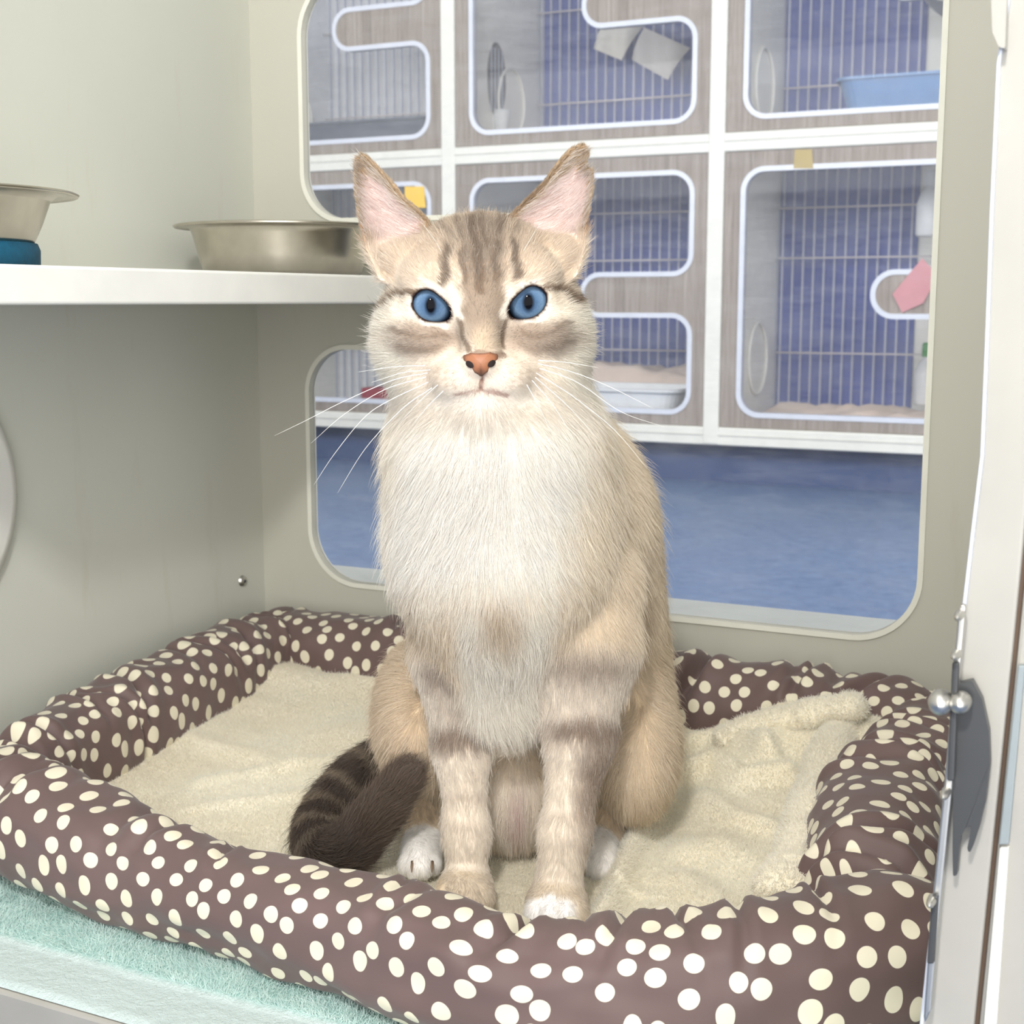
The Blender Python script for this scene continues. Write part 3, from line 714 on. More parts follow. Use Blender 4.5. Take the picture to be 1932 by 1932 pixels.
RX = lambda a: np.array([[1, 0, 0], [0, math.cos(a), -math.sin(a)], [0, math.sin(a), math.cos(a)]])
def haunch_sdf(P):
    d = sd_el(P, C(800, 1345, .835), (.0300, .070, .046))
    d = smin(d, sd_el(P, C(1192, 1385, .835), (.0275, .072, .050)), .01)
    return d
def legs_sdf(P):
    L = rcs(P, [(C(862, 1120, .760), .025), (C(862, 1230, .754), .0225), (C(872, 1410, .750), .0140), (C(880, 1570, .747), .0108), (C(881, 1640, .744), .0112)], .012)
    R = rcs(P, [(C(1098, 1110, .752), .032), (C(1096, 1220, .742), .0285), (C(1093, 1390, .731), .0170), (C(1066, 1570, .722), .0115), (C(1054, 1660, .718), .0125)], .012)
    return np.minimum(L, R)
PAWS = [(878, 1674, .733, .0155, .018, .0115), (1050, 1702, .711, .0165, .020, .0120), (796, 1603, .793, .0120, .030, .0115), (1130, 1606, .793, .0110, .030, .0110)]
TOES = []
for (x, y, d, a, b, c) in PAWS:
    for k, o in enumerate((-.66, -.23, .22, .64)):
        cc = C(x, y, d); TOES.append((cc+np.array([o*a, -b*(.80 if k in (1, 2) else .62), -.0015]), a*.40))
def paws_sdf(P):
    d = None
    for (x, y, dd, a, b, c) in PAWS:
        e = sd_el(P, C(x, y, dd), (a, b, c)); d = e if d is None else np.minimum(d, e)
    for c, r in TOES: d = smin(d, sd_el(P, c, (r, r*1.25, r*1.25)), .0022)
    return d
def shank_sdf(P):
    a = sd_rc(P, C(806, 1490, .835), C(800, 1585, .805), .016, .0105); b = sd_rc(P, C(1165, 1520, .835), C(1135, 1590, .805), .016, .0105)
    return np.minimum(a, b)
ZPAD = .0215
def cat_sdf(P):
    d = torso_sdf(P)
    d = smin(d, haunch_sdf(P), .014)
    d = smin(d, legs_sdf(P), .010)
    d = smin(d, shank_sdf(P), .008)
    d = smin(d, paws_sdf(P), .005)
    hd = head_sdf(P)
    for s in (-1, 1): hd = smin(hd, ear_sdf(P, s), .004)
    d = smin(d, hd, .016)
    d = smin(d, tail_sdf(P), .004)
    return smax(d, ZPAD-P[:, 2], .004)
def surface_nets(f, lo, hi, h, blk=4):
    n = np.ceil((np.array(hi)-lo)/h/blk).astype(int); N = n*blk
    ax = [lo[k]+h*blk*(np.arange(n[k])+.5) for k in range(3)]
    G = np.stack(np.meshgrid(*ax, indexing='ij'), -1).reshape(-1, 3); v = np.concatenate([f(G[i:i+60000]) for i in range(0, len(G), 60000)])
    V = np.repeat(np.repeat(np.repeat(v.reshape(n), blk, 0), blk, 1), blk, 2).astype(SF)
    act = np.abs(v) < h*blk*1.7; idx = np.argwhere(act.reshape(n))*blk
    off = np.stack(np.meshgrid(*[np.arange(blk)]*3, indexing='ij'), -1).reshape(-1, 3)
    for i in range(0, len(idx), 1500):
        I = (idx[i:i+1500, None, :]+off[None]).reshape(-1, 3); P = np.array(lo)+I*h
        V[I[:, 0], I[:, 1], I[:, 2]] = f(P)
    S = V < 0
    c = np.zeros(tuple(N-1), np.int8)
    for dx in (0, 1):
        for dy in (0, 1):
            for dz in (0, 1): c += S[dx:N[0]-1+dx, dy:N[1]-1+dy, dz:N[2]-1+dz]
    cells = np.argwhere((c > 0) & (c < 8)); vid = np.full(tuple(N-1), -1, np.int32); vid[tuple(cells.T)] = np.arange(len(cells))
    acc = np.zeros((len(cells), 3)); cnt = np.zeros(len(cells))
    cor = np.array([(i, j, k) for i in (0, 1) for j in (0, 1) for k in (0, 1)])
    for a in range(8):
        for b in range(a+1, 8):
            if np.abs(cor[a]-cor[b]).sum() != 1: continue
            A = cells+cor[a]; B_ = cells+cor[b]; va = V[tuple(A.T)]; vb = V[tuple(B_.T)]
            m = (va < 0) != (vb < 0); t = va[m]/(va[m]-vb[m]); acc[m] += A[m]+(cor[b]-cor[a])*t[:, None]; cnt[m] += 1
    P = np.array(lo)+h*acc/cnt[:, None]
    Fq = []
    for axx in range(3):
        sl0 = [slice(None)]*3; sl1 = [slice(None)]*3; sl0[axx] = slice(0, -1); sl1[axx] = slice(1, None)
        e = np.argwhere(S[tuple(sl0)] != S[tuple(sl1)]); a1, a2 = (axx+1) % 3, (axx+2) % 3
        e = e[(e[:, a1] > 0) & (e[:, a2] > 0) & (e[:, a1] < N[a1]-1) & (e[:, a2] < N[a2]-1)]
        o1 = np.zeros(3, int); o1[a1] = 1; o2 = np.zeros(3, int); o2[a2] = 1
        q = np.stack([vid[tuple((e-o1-o2).T)], vid[tuple((e-o2).T)], vid[tuple(e.T)], vid[tuple((e-o1).T)]], 1)
        flip = ~S[tuple(e.T)]; q[flip] = q[flip][:, ::-1]; Fq.append(q[(q >= 0).all(1)])
    return P, np.concatenate(Fq)
def grad(f, P, e=.0006):
    g = np.zeros_like(P)
    for k in range(3): o = np.zeros(3); o[k] = e; g[:, k] = f(P+o)-f(P-o)
    return g/(np.linalg.norm(g, axis=1)[:, None]+1e-12)
def chunked(f, P, n=60000): return np.concatenate([f(P[i:i+n]) for i in range(0, len(P), n)])
CP, CF = surface_nets(cat_sdf, [-.135, .635, .012], [.125, 1.005, .455], .0015)
CP = CP-chunked(lambda q: grad(cat_sdf, q)*np.clip(cat_sdf(q), -.001, .001)[:, None], CP)
CN = chunked(lambda q: grad(cat_sdf, q), CP)
# ------------------------------------------------------------------ coat colours
def ss(a, b, x): t = np.clip((x-a)/(b-a), 0, 1); return t*t*(3-2*t)
def seg_d(x, y, pts):
    d = np.full(x.shape, 1e9)
    for (ax, ay), (bx, by) in zip(pts[:-1], pts[1:]):
        ex, ey = bx-ax, by-ay; t = np.clip(((x-ax)*ex+(y-ay)*ey)/(ex*ex+ey*ey), 0, 1); d = np.minimum(d, np.hypot(x-ax-ex*t, y-ay-ey*t))
    return d
def snoise(P, f, seed):
    r = np.random.default_rng(seed); o = np.zeros(len(P))
    for k in range(6):
        w = r.normal(size=3); w /= np.linalg.norm(w); o += np.sin(P@w*f*(1+.25*k)+r.uniform(0, 6.28))
    return o/3.2
def mixc(c, col, m): return c*(1-m[:, None])+np.array(col, float)[None]*m[:, None]
def blob(x, y, cx, cy, rx, ry, soft=.5): return 1-ss(1-soft, 1+soft, np.hypot((x-cx)/rx, (y-cy)/ry))
def coat(P):
    wob = np.stack([snoise(P, 260, 1), snoise(P, 260, 2)], 1)*5
    px, py = PX(P); x = px+wob[:, 0]; y = py+wob[:, 1]
    n = len(P); c = np.tile(np.array([228, 207, 176.]), (n, 1))
    back = ss(.76, .82, P[:, 1])
    # body
    c = mixc(c, (240, 225, 201), ss(1350, 950, y)*(1-.5*ss(1090, 1180, x))*(1-back*.6))
    c = mixc(c, (246, 240, 229), (1-ss(120, 220, np.abs(x-(925-30*ss(850, 1000, y)))))*(1-ss(1040, 1200, y))*(1-back*.5))
    c = mixc(c, (244, 235, 219), (1-ss(65, 120, np.abs(x-955)))*ss(1080, 1180, y)*(1-ss(1370, 1420, y))*(1-back))
    c = mixc(c, (196, 174, 144), blob(x, y, 945, 1172, 34, 42, .7)*.75*(1-back))
    c = mixc(c, (208, 184, 152), blob(x, y, 735, 1330, 70, 190, .4)*.55)
    # front legs
    lg = chunked(legs_sdf, P); onleg = (1-ss(.002, .008, lg))*ss(1180, 1260, y)*(1-back)
    c = mixc(c, (226, 213, 195), onleg)
    for (cx, cy, rx, ry, s) in ((840, 1265, 42, 34, .7), (862, 1388, 60, 26, .95), (862, 1330, 50, 14, .25), (880, 1500, 45, 12, .25), (875, 1560, 45, 10, .2),
                                (1115, 1240, 75, 40, .6), (1115, 1372, 75, 26, 1.0), (1145, 1440, 46, 80, .75), (1122, 1510, 34, 90, .7), (1080, 1540, 50, 10, .25), (1085, 1590, 45, 10, .25)):
        c = mixc(c, (134, 114, 97), blob(x, y, cx, cy, rx, ry, .6)*s*np.clip(onleg*1.2, 0, 1))
    pw = chunked(paws_sdf, P); front = ss(.0035, .001, pw)
    c = mixc(c, (204, 188, 166), front*ss(1630, 1660, y)*(x > 835)*(x < 1125))
    c = mixc(c, (248, 243, 236), front*(P[:, 1] > .752)*((x < 850) | (x > 1100)))
    c = mixc(c, (248, 243, 238), blob(x, y, 1035, 1722, 52, 32, .2)*front)
    # belly
    bl = blob(x, y, 968, 1520, 62, 95, .35)*ss(.755, .775, P[:, 1])
    c = mixc(c, (242, 228, 210), bl*.9); c = mixc(c, (216, 182, 176), blob(x, y, 975, 1530, 14, 45, .8)*.6*ss(.755, .775, P[:, 1]))
    # tail
    tl = chunked(tail_sdf, P); ont = ss(.0055, .001, tl)*(px < 800)*ss(1380, 1400, py)
    k = np.argmin(((P[:, None, :]-TAIL[None, ::2])**2).sum(2), 1)*2 if n < 4000 else np.concatenate([np.argmin(((P[i:i+20000, None, :]-TAIL[None, ::2])**2).sum(2), 1)*2 for i in range(0, n, 20000)])
    Tt = np.gradient(TAIL, axis=0); Tt /= np.linalg.norm(Tt, axis=1)[:, None]
    s = k+np.einsum('ij,ij->i', P-TAIL[k], Tt[k])/np.linalg.norm(TAIL[1]-TAIL[0])
    bands = .5+.5*np.sin(s*2.0+wob[:, 0]*.15)
    tc = mixc(np.tile(np.array([70, 58, 50.]), (n, 1)), (146, 128, 104), ss(.55, .95, bands)*ss(24, 17, s)*.85)
    tc = mixc(tc, (112, 92, 75), ss(26, 36, s)*.55); tc = mixc(tc, (108, 90, 74), ss(.2, .9, snoise(P, 420, 9))*.3)
    c = c*(1-ont[:, None])+tc*ont[:, None]
    # head
    h = to_head(P); onh = ss(-62, -48, h[:, 2])*ss(-30, -10, h[:, 1]+h[:, 2]*.3+20)
    hc = np.tile(np.array([236, 221, 202.]), (n, 1))
    top = ss(600, 470, y); hc = mixc(hc, (224, 204, 180), top)
    hc = mixc(hc, (245, 237, 222), ss(95, 170, np.abs(x-908))*ss(520, 600, y))
    hc = mixc(hc, (182, 161, 138), (1-ss(58, 112, np.abs(x-908)))*ss(560, 400, y)*.75)
    hc = mixc(hc, (146, 127, 109), (1-ss(26, 54, np.abs(x-910)))*ss(395, 440, y)*(1-ss(595, 640, y))*.95)
    for bx in (803, 1014): hc = mixc(hc, (154, 136, 120), blob(x, y, bx, 637, 66, 33, .5)*.95)
    hc = mixc(hc, (152, 134, 117), blob(x, y, 912, 605, 36, 62, .4)*.85); hc = mixc(hc, (200, 178, 150), blob(x, y, 912, 645, 22, 30, .7)*.7)
    wh = np.clip(blob(x, y, 860, 712, 70, 42, .35)+blob(x, y, 968, 712, 70, 42, .35)+blob(x, y, 912, 765, 60, 36, .4), 0, 1)
    hc = mixc(hc, (216, 201, 184), wh*ss(655, 690, y))
    hc = mixc(hc, (234, 224, 209), ss(700, 765, y)*.9)
    hc = mixc(hc, (206, 192, 178), blob(x, y, 912, 762, 46, 22, .5)*.6)
    def line(hc, pts, w, col, a): return mixc(hc, col, (1-ss(w*.45, w*1.1, seg_d(x, y, pts)))*a)
    DK = (112, 94, 78)
    for pts, w, a in (([(849, 470), (836, 532)], 10, .9), ([(966, 466), (975, 520)], 10, .9), ([(874, 470), (877, 530)], 7, .7), ([(890, 418), (905, 492), (909, 550)], 11, .9),
                      ([(936, 468), (932, 530)], 7, .75), ([(862, 420), (869, 450)], 8, .6), ([(940, 412), (942, 445)], 8, .6), ([(905, 405), (918, 470)], 7, .6), ([(828, 420), (852, 450)], 9, .4), ([(985, 415), (968, 446)], 9, .4),
                      ([(745, 622), (790, 640), (840, 632)], 6, .45), ([(752, 648), (800, 662), (835, 655)], 6, .35), ([(1075, 612), (1020, 634), (985, 630)], 6, .45), ([(1080, 640), (1030, 655)], 6, .3),
                      ([(864, 610), (880, 656)], 7, .75), ([(954, 606), (946, 652)], 7, .75)): hc = line(hc, pts, w, DK, a)
    for pts, w in (([(783, 549), (748, 558), (720, 586)], 6), ([(1034, 543), (1068, 549), (1096, 570)], 6)): hc = line(hc, pts, w, (108, 86, 66), .9)
    for pts, w in (([(775, 575), (797, 603), (836, 614)], 9), ([(852, 548), (868, 598)], 10), ([(967, 546), (951, 597)], 10), ([(976, 607), (1016, 601), (1042, 574)], 9), ([(800, 535), (835, 545)], 7), ([(985, 537), (1015, 530)], 7)): hc = line(hc, pts, w, (246, 237, 222), .85)
    for yy_ in (702, 716, 729):
        for k_ in range(4):
            for s_ in (-1, 1): hc = mixc(hc, (170, 148, 128), blob(x-wob[:, 0], y-wob[:, 1], 912+s_*(52+k_*17), yy_-k_*1.5, 4.5, 3, .5)*.45)
    hc = line(hc, [(862, 743), (888, 743), (911, 736), (934, 742), (958, 742)], 4.5, (156, 122, 108), .65)
    hc = line(hc, [(911, 708), (911, 734)], 4, (120, 84, 72), .8)
    hc = line(hc, [(876, 672), (890, 664), (912, 667), (934, 664), (948, 672)], 5, (120, 98, 84), .7)
    # dark lids
    for s_ in (-1, 1):
        q = h-EYE[s_]; e = almond(q[:, 0], q[:, 2], s_); m = (q[:, 1] > 2)
        hc = mixc(hc, (52, 36, 32), (1-ss(.5, 1.5, e))*m)
    c = c*(1-onh[:, None])+hc*onh[:, None]
    # ears
    for s_ in (-1, 1):
        e = chunked(lambda q: ear_sdf(q, s_), P); m = ss(.004, .0012, e)*ss(30, 42, h[:, 2]); pe = poly_sd(h[:, 0], h[:, 2], EARP[s_])
        lean = 4-(h[:, 2]-40)*.22; ys = lean-15*(1-np.exp(-np.maximum(-pe, 0)/8.5)); inner = ss(-.2, .8, h[:, 1]-ys)
        ec = mixc(np.tile(np.array([168, 143, 113.]), (n, 1)), (222, 196, 188), inner*ss(2.0, 5.0, -pe-ss(58, 80, h[:, 2])*5))
        ec = mixc(ec, (112, 90, 70), ss(3.2, .8, -pe)*ss(34, 24, np.abs(h[:, 0])-(h[:, 2]-52)*.55+0)*ss(84, 66, h[:, 2])*.7)
        ec = mixc(ec, (150, 112, 82), ss(5, 1, -pe)*ss(50, 42, h[:, 2])*(np.abs(h[:, 0]) > 40)*.8)
        c = c*(1-m[:, None])+ec*m[:, None]
    return np.clip(c, 0, 255)
def to_lin(c): c = c/255; return np.where(c <= .04045, c/12.92, ((c+.055)/1.055)**2.4)
CC = coat(CP)
t = NT('cat skin and undercoat'); t.set(Roughness=.8, Specular_IOR_Level=.1)
at = t.n('ShaderNodeAttribute', attribute_name='coat'); t.l(at.outputs[0], t.b.inputs['Base Color']); M['skin'] = t.m
CB = np.array([0.0, .78, ZPAD])
cat = mesh('cat', CP-CB, [], M['skin'])
me = cat.data; me.clear_geometry()
me.vertices.add(len(CP)); me.vertices.foreach_set('co', (CP-CB).ravel()); me.loops.add(CF.size); me.loops.foreach_set('vertex_index', CF.ravel().astype(np.int32))
me.polygons.add(len(CF)); me.polygons.foreach_set('loop_start', np.arange(0, CF.size, 4, dtype=np.int32)); me.update(calc_edges=True); me.validate()
me.polygons.foreach_set('use_smooth', [True]*len(me.polygons))
ca = me.color_attributes.new('coat', 'FLOAT_COLOR', 'POINT'); ca.data.foreach_set('color', np.c_[to_lin(CC), np.ones(len(CP))].ravel())
cat.location = RV*CB[0]+FH*CB[1]+np.array([0, 0, CB[2]]); cat.rotation_euler = (0, 0, YAW)
tag(cat, 'cream and white lynx-point cat with blue eyes sitting upright in the dotted pet bed', 'cat')
# eyes
t = NT('blue cat eye'); t.set(Roughness=.02, Specular_IOR_Level=.045)
tc = t.n('ShaderNodeTexCoord'); sx = t.n('ShaderNodeSeparateXYZ'); t.l(tc.outputs['Object'], sx.inputs[0])
def mth(op, a, b=None):
    n_ = t.n('ShaderNodeMath', operation=op)
    for i_, v_ in enumerate((a, b)):
        if v_ is None: continue
        if isinstance(v_, (int, float)): n_.inputs[i_].default_value = v_
        else: t.l(v_, n_.inputs[i_])
    return n_.outputs[0]
X, Y, Z = sx.outputs
rr = mth('SQRT', mth('ADD', mth('MULTIPLY', X, X), mth('MULTIPLY', Z, Z)))
pr = mth('SQRT', mth('ADD', mth('POWER', mth('DIVIDE', X, .0026), 2.), mth('POWER', mth('DIVIDE', Z, .0044), 2.)))
iris = t.ramp(mth('DIVIDE', rr, .0116), [(.0, lin((48, 64, 84))), (.35, lin((84, 110, 140))), (.62, lin((118, 146, 174))), (.80, lin((70, 90, 116))), (.93, lin((22, 26, 36)))])
nz = t.noise(tc.outputs['Object'], 900, 3); iv = t.n('ShaderNodeMix', data_type='RGBA', blend_type='MULTIPLY'); iv.inputs[0].default_value = .5; t.l(iris, iv.inputs[6]); t.l(t.ramp(nz, [(.3, (.6, .65, .7, 1)), (.7, (1, 1, 1, 1))]), iv.inputs[7])
mr = t.n('ShaderNodeMapRange', i_1=.7, i_2=1.35); t.l(pr, mr.inputs[0])
mx = t.n('ShaderNodeMix', data_type='RGBA'); t.l(mr.outputs[0], mx.inputs[0]); mx.inputs[6].default_value = (.004, .004, .006, 1); t.l(iv.outputs[2], mx.inputs[7])
t.l(mx.outputs[2], t.b.inputs['Base Color']); M['eye'] = t.m
def local(P): return np.asarray(P)-CB
for s_ in (-1, 1):
    r_ = .0112; v, f = [], []
    for i in range(33):
        a = math.pi*i/32
        for k in range(48): b = 2*math.pi*k/48; v.append((r_*math.sin(a)*math.cos(b), -r_*math.cos(a)*(1.04 if a < math.pi/2 else 1), r_*math.sin(a)*math.sin(b)))
    for i in range(32):
        for k in range(48): q = i*48+k; q2 = i*48+(k+1) % 48; f.append((q, q2, q2+48, q+48))
    e = mesh('eye', v, f, M['eye'], cat, True); e.location = local(from_head(EYE[s_])[0]); e['label'] = 'blue eye with an upright dark pupil'
# nose leather
nose_mat = simple('salmon nose leather', (172, 120, 94), .5, spec=.4, var=.1, scale=900, bump=.15)
NP, NF = [], []
out = [(-9, -19.6), (-5, -18.2), (0, -18.6), (5, -18.2), (9, -19.6), (8.6, -21.8), (6, -25.0), (3.2, -28.2), (0, -30.6), (-3.2, -28.2), (-6, -25.0), (-8.6, -21.8)]
out = np.array(rpoly(out[::-1], 1.1, 3)); cen = np.array([0, -23.5])
lv = [(1.0, 0.), (.92, .7), (.75, 1.25), (.5, 1.6), (.25, 1.75), (0.02, 1.8)]
def face_y(x, z):
    lo, hi = np.full(len(x), 25.), np.full(len(x), 70.)
    for _ in range(30):
        m_ = (lo+hi)/2; v_ = head_sdf(from_head(np.stack([x, m_, z], 1))); lo = np.where(v_ < 0, m_, lo); hi = np.where(v_ < 0, hi, m_)
    return lo
for sc_, up_ in lv:
    L = cen+(out-cen)*sc_; y_ = face_y(L[:, 0], L[:, 1])+up_-.35
    for q, yv in zip(L, y_):
        dn = min(math.hypot((q[0]-s_*5.4)/2.6, (q[1]+24.0+abs(q[0]-s_*5)*.1)/1.5) for s_ in (-1, 1))
        NP.append((q[0], yv-1.6*max(0, 1-dn), q[1]))
m_ = len(out)
for i in range(len(lv)-1):
    for k in range(m_): NF.append((i*m_+k, i*m_+(k+1) % m_, (i+1)*m_+(k+1) % m_, (i+1)*m_+k))
nt_ = NT('salmon nose leather shaded'); nt_.set(Roughness=.48, Specular_IOR_Level=.35); na_ = nt_.n('ShaderNodeAttribute', attribute_name='leather'); nt_.l(na_.outputs[0], nt_.b.inputs['Base Color'])
nm = mesh('nose', local(from_head(NP)), NF, nt_.m, cat, True)
NPa = np.array(NP); fr_ = np.repeat([l_[0] for l_ in lv], m_); ncol = np.tile(np.array([162, 108, 78.]), (len(NPa), 1))
ncol = mixc(ncol, (84, 58, 50), ss(.82, 1.0, fr_)); ncol = mixc(ncol, (70, 46, 40), ss(-27.2, -30., NPa[:, 2])*.9); ncol = mixc(ncol, (92, 60, 48), (1-ss(.0, .7, np.abs(NPa[:, 0])))*ss(-24, -27, NPa[:, 2])*.8)
nm.data.color_attributes.new('leather', 'FLOAT_COLOR', 'POINT').data.foreach_set('color', np.c_[to_lin(ncol), np.ones(len(ncol))].ravel()); nm['label'] = 'salmon pink nose'
dark = simple('nostril dark', (34, 22, 20), .6)
for s_ in (-1, 1):
    th = np.linspace(0, 2*math.pi, 19)[:-1]; L = np.array([(s_*5.3+1.7*math.cos(a)+s_*.9*math.sin(a), -23.9+1.75*math.sin(a)-.2*s_*math.cos(a)) for a in th]); y_ = face_y(L[:, 0], L[:, 1])+1.15
    q = np.c_[L[:, 0], y_, L[:, 1]]; ctr = q.mean(0)+[0, .45, 0]
    mesh('nostril', local(from_head(np.vstack([q, ctr]))), [(k, (k+1) % 18, 18) for k in range(18)], dark, nm, True)
# whiskers
wm = simple('white whisker', (250, 248, 240), .35)
def whisker(pts, r=.00026):
    P = spline([local(C(*p)) for p in pts], 22); tube('whisker', P, np.linspace(r, .00005, 22)**1.0, wm, cat, 6)
WD = .664
for pts in ([(802, 690), (745, 692), (675, 702)], [(806, 704), (742, 717), (649, 757), (580, 792), (518, 822)], [(804, 711), (726, 735), (649, 782), (587, 836)], [(808, 721), (734, 756), (687, 788), (632, 855), (592, 915)],
            [(815, 732), (770, 762), (726, 804), (683, 855), (637, 930)], [(826, 726), (792, 757), (752, 800)], [(812, 698), (760, 703), (700, 722)], [(836, 738), (806, 768), (780, 800)],
            [(1015, 686), (1080, 702), (1151, 730), (1235, 772)], [(1012, 704), (1081, 748), (1160, 812), (1222, 885)], [(1004, 718), (1046, 768), (1088, 838)], [(994, 726), (1018, 770), (1040, 815)], [(1018, 695), (1090, 722), (1172, 777), (1255, 806)], [(1010, 712), (1070, 765), (1130, 830)], [(1016, 680), (1070, 684), (1130, 694)],
            [(845, 520), (830, 470), (800, 425)], [(975, 512), (990, 470), (1020, 420)]):
    n_ = len(pts); whisker([(p[0], p[1], WD+(.034 if pts[0][1] < 600 else .012)*i_/(n_-1)) if pts[0][1] > 600 else (p[0], p[1], .690-.012*i_/(n_-1)) for i_, p in enumerate(pts)], .00024 if pts[0][1] > 600 else .00015)
# claws showing on the rear left paw
cm = simple('brown claw', (140, 116, 94), .4)
for px_ in (777, 815):
    p = C(px_, 1640, .762); tube('claw', [local(p+[0, .004, .003]), local(p+[0, -.001, .0015]), local(p+[0, -.0025, -.001])], [.0009, .0007, .0002], cm, cat, 8)
# ------------------------------------------------------------------ fur
def tri_sample(n_per_m2):
    a, b, c, d = (CP[CF[:, k]] for k in range(4))
    T = np.concatenate([np.stack([a, b, c], 1), np.stack([a, c, d], 1)]); I = np.concatenate([CF[:, [0, 1, 2]], CF[:, [0, 2, 3]]])
    ar = .5*np.linalg.norm(np.cross(T[:, 1]-T[:, 0], T[:, 2]-T[:, 0]), axis=1); ctr = T.mean(1)
    w = ar*n_per_m2(ctr, CN[I].mean(1)); n = rng.poisson(w); k = np.repeat(np.arange(len(T)), n)
    r1 = np.sqrt(rng.random(len(k))); r2 = rng.random(len(k)); B_ = np.stack([1-r1, r1*(1-r2), r1*r2], 1)
    P = np.einsum('ij,ijk->ik', B_, T[k]); N = np.einsum('ij,ijk->ik', B_, CN[I[k]]); N /= np.linalg.norm(N, axis=1)[:, None]
    return P, N
def regions(P):
    h = to_head(P); head = ss(-60, -42, h[:, 2])*ss(-34, -14, h[:, 1]+h[:, 2]*.25+14)
    tail = ss(.005, .002, chunked(tail_sdf, P))*(PX(P)[0] < 800)
    lg = ss(.005, .002, chunked(legs_sdf, P)); pw = ss(.004, .0015, chunked(paws_sdf, P)); sh = ss(.004, .0015, chunked(shank_sdf, P))
    ear = np.zeros(len(P)); ein = np.zeros(len(P)); 
    for s_ in (-1, 1):
        e = chunked(lambda q: ear_sdf(q, s_), P); m = ss(.003, .001, e)*ss(32, 44, h[:, 2]); pe = poly_sd(h[:, 0], h[:, 2], EARP[s_])
        ys = 4-(h[:, 2]-40)*.22-15*(1-np.exp(-np.maximum(-pe, 0)/8.5)); ear = np.maximum(ear, m); ein = np.maximum(ein, m*(h[:, 1] > ys+.3)*ss(1.0, 3.0, -pe))
    return h, head, tail, lg, pw, sh, ear, ein
def density(P, N):
    h, head, tail, lg, pw, sh, ear, ein = regions(P)
    d = np.full(len(P), 2.1e6); d = d*(1-head)+4.6e6*head; d = np.maximum(d, lg*2.2e6); d = np.maximum(d, np.maximum(pw, sh)*3.5e6); d = np.maximum(d, tail*2.6e6)
    d = np.where(ear > .5, 3.2e6, d); d = np.where(ein > .5, 2.4e6, d)
    view = -N[:, 1]; d *= .35+.65*ss(-.55, -.1, view)
    d *= (P[:, 2] > ZPAD+.002)
    for s_ in (-1, 1):
        q = h-EYE[s_]; e = almond(q[:, 0], q[:, 2], s_); d *= np.where((e < 1.1) & (q[:, 1] > -4), 0, 1)
    # bare nose leather
    nl = poly_sd(h[:, 0], h[:, 2], out); d *= np.where((nl < .6) & (h[:, 1] > 36), 0, 1)
    return d
P, N = tri_sample(density); n = len(P)
h, head, tail, lg, pw, sh, ear, ein = regions(P)
px, py = PX(P)
# flow
flow = np.zeros((n, 3)); side = np.clip((px-945)/150, -1, 1); back = ss(.75, .83, P[:, 1])
flow[:, 0] = side*.35*(1-back)+.12*side; flow[:, 1] = .25+.75*back; flow[:, 2] = -1.
lower = ss(1120, 1250, py)*(1-back)                       # breast fur drops straight down
flow[:, 0] = flow[:, 0]*(1-lower*.7)
hh = np.stack([h[:, 0], h[:, 1], h[:, 2]], 1)-np.array([0, 56., -21]); hh[:, 1] *= .9
hf = np.stack([hh[:, 0], -hh[:, 1], hh[:, 2]], 1); hf /= np.linalg.norm(hf, axis=1)[:, None]
low = ss(-18, -36, h[:, 2])[:, None]; hf = hf*(1-low)+np.stack([np.sign(h[:, 0])*np.minimum(np.abs(h[:, 0])/14, 1.), .35+0*h[:, 0], -.6+0*h[:, 0]], 1)*low
flow = flow*(1-head[:, None])+hf*head[:, None]
L_ = np.maximum(lg, np.maximum(pw, sh))*(1-head)*ss(1200, 1260, py); flow = flow*(1-L_[:, None])+np.array([0, -.05, -1.])*L_[:, None]
Tt = np.gradient(TAIL, axis=0); Tt /= np.linalg.norm(Tt, axis=1)[:, None]
kt = np.concatenate([np.argmin(((P[i:i+20000, None, :]-TAIL[None])**2).sum(2), 1) for i in range(0, n, 20000)])
flow = np.where((tail > .5)[:, None], Tt[kt], flow)
esd = np.sign(h[:, 0]); flow = np.where((ear > .5)[:, None], np.stack([esd*.25, .1+0*esd, 1.+0*esd], 1), flow)
flow = np.where((ein > .5)[:, None], np.stack([esd*.95, -.25+0*esd, .45+0*esd], 1), flow)
# coherent swirls so that the coat breaks into locks
for f_, a_ in ((55, .22), (190, .19), (520, .20)):
    flow = flow/np.linalg.norm(flow, axis=1)[:, None]+np.stack([snoise(P, f_, 20+f_+k) for k in range(3)], 1)*a_*(1-.45*head[:, None])*(1-.5*tail[:, None])
flow += rng.normal(size=(n, 3))*.10
T = flow-np.einsum('ij,ij->i', flow, N)[:, None]*N; T /= np.linalg.norm(T, axis=1)[:, None]+1e-9
# length and lift
ln = .0120+.004*(1-ss(900, 1150, py))*(1-back); ln += .004*lower*(1-ss(60, 110, np.abs(px-955)))
nose_d = np.linalg.norm((h-np.array([0, 50., -22]))*np.array([1, 1, 1]), axis=1)
hl = .0022+.0065*ss(28, 75, nose_d)+.0025*ss(40, 56, np.abs(h[:, 0]))*ss(20, 0, h[:, 2]); hl *= 1-.35*ss(24, 14, np.minimum(np.linalg.norm(h-EYE[-1], axis=1), np.linalg.norm(h-EYE[1], axis=1)))
ln = ln*(1-head)+hl*head
ln = ln*(1-L_)+(.0055+.003*ss(1450, 1300, py))*L_; ln = np.where((pw > .5) & (P[:, 2] < .06), .0035, ln)
ln = np.where(tail > .5, .0125, ln); ln = np.where(ear > .5, .0028, ln); ln = np.where(ein > .5, .0085, ln)
ln *= rng.uniform(.65, 1.15, n); guard = (rng.random(n) < .035)&(ear < .5); ln[guard] *= 1.4
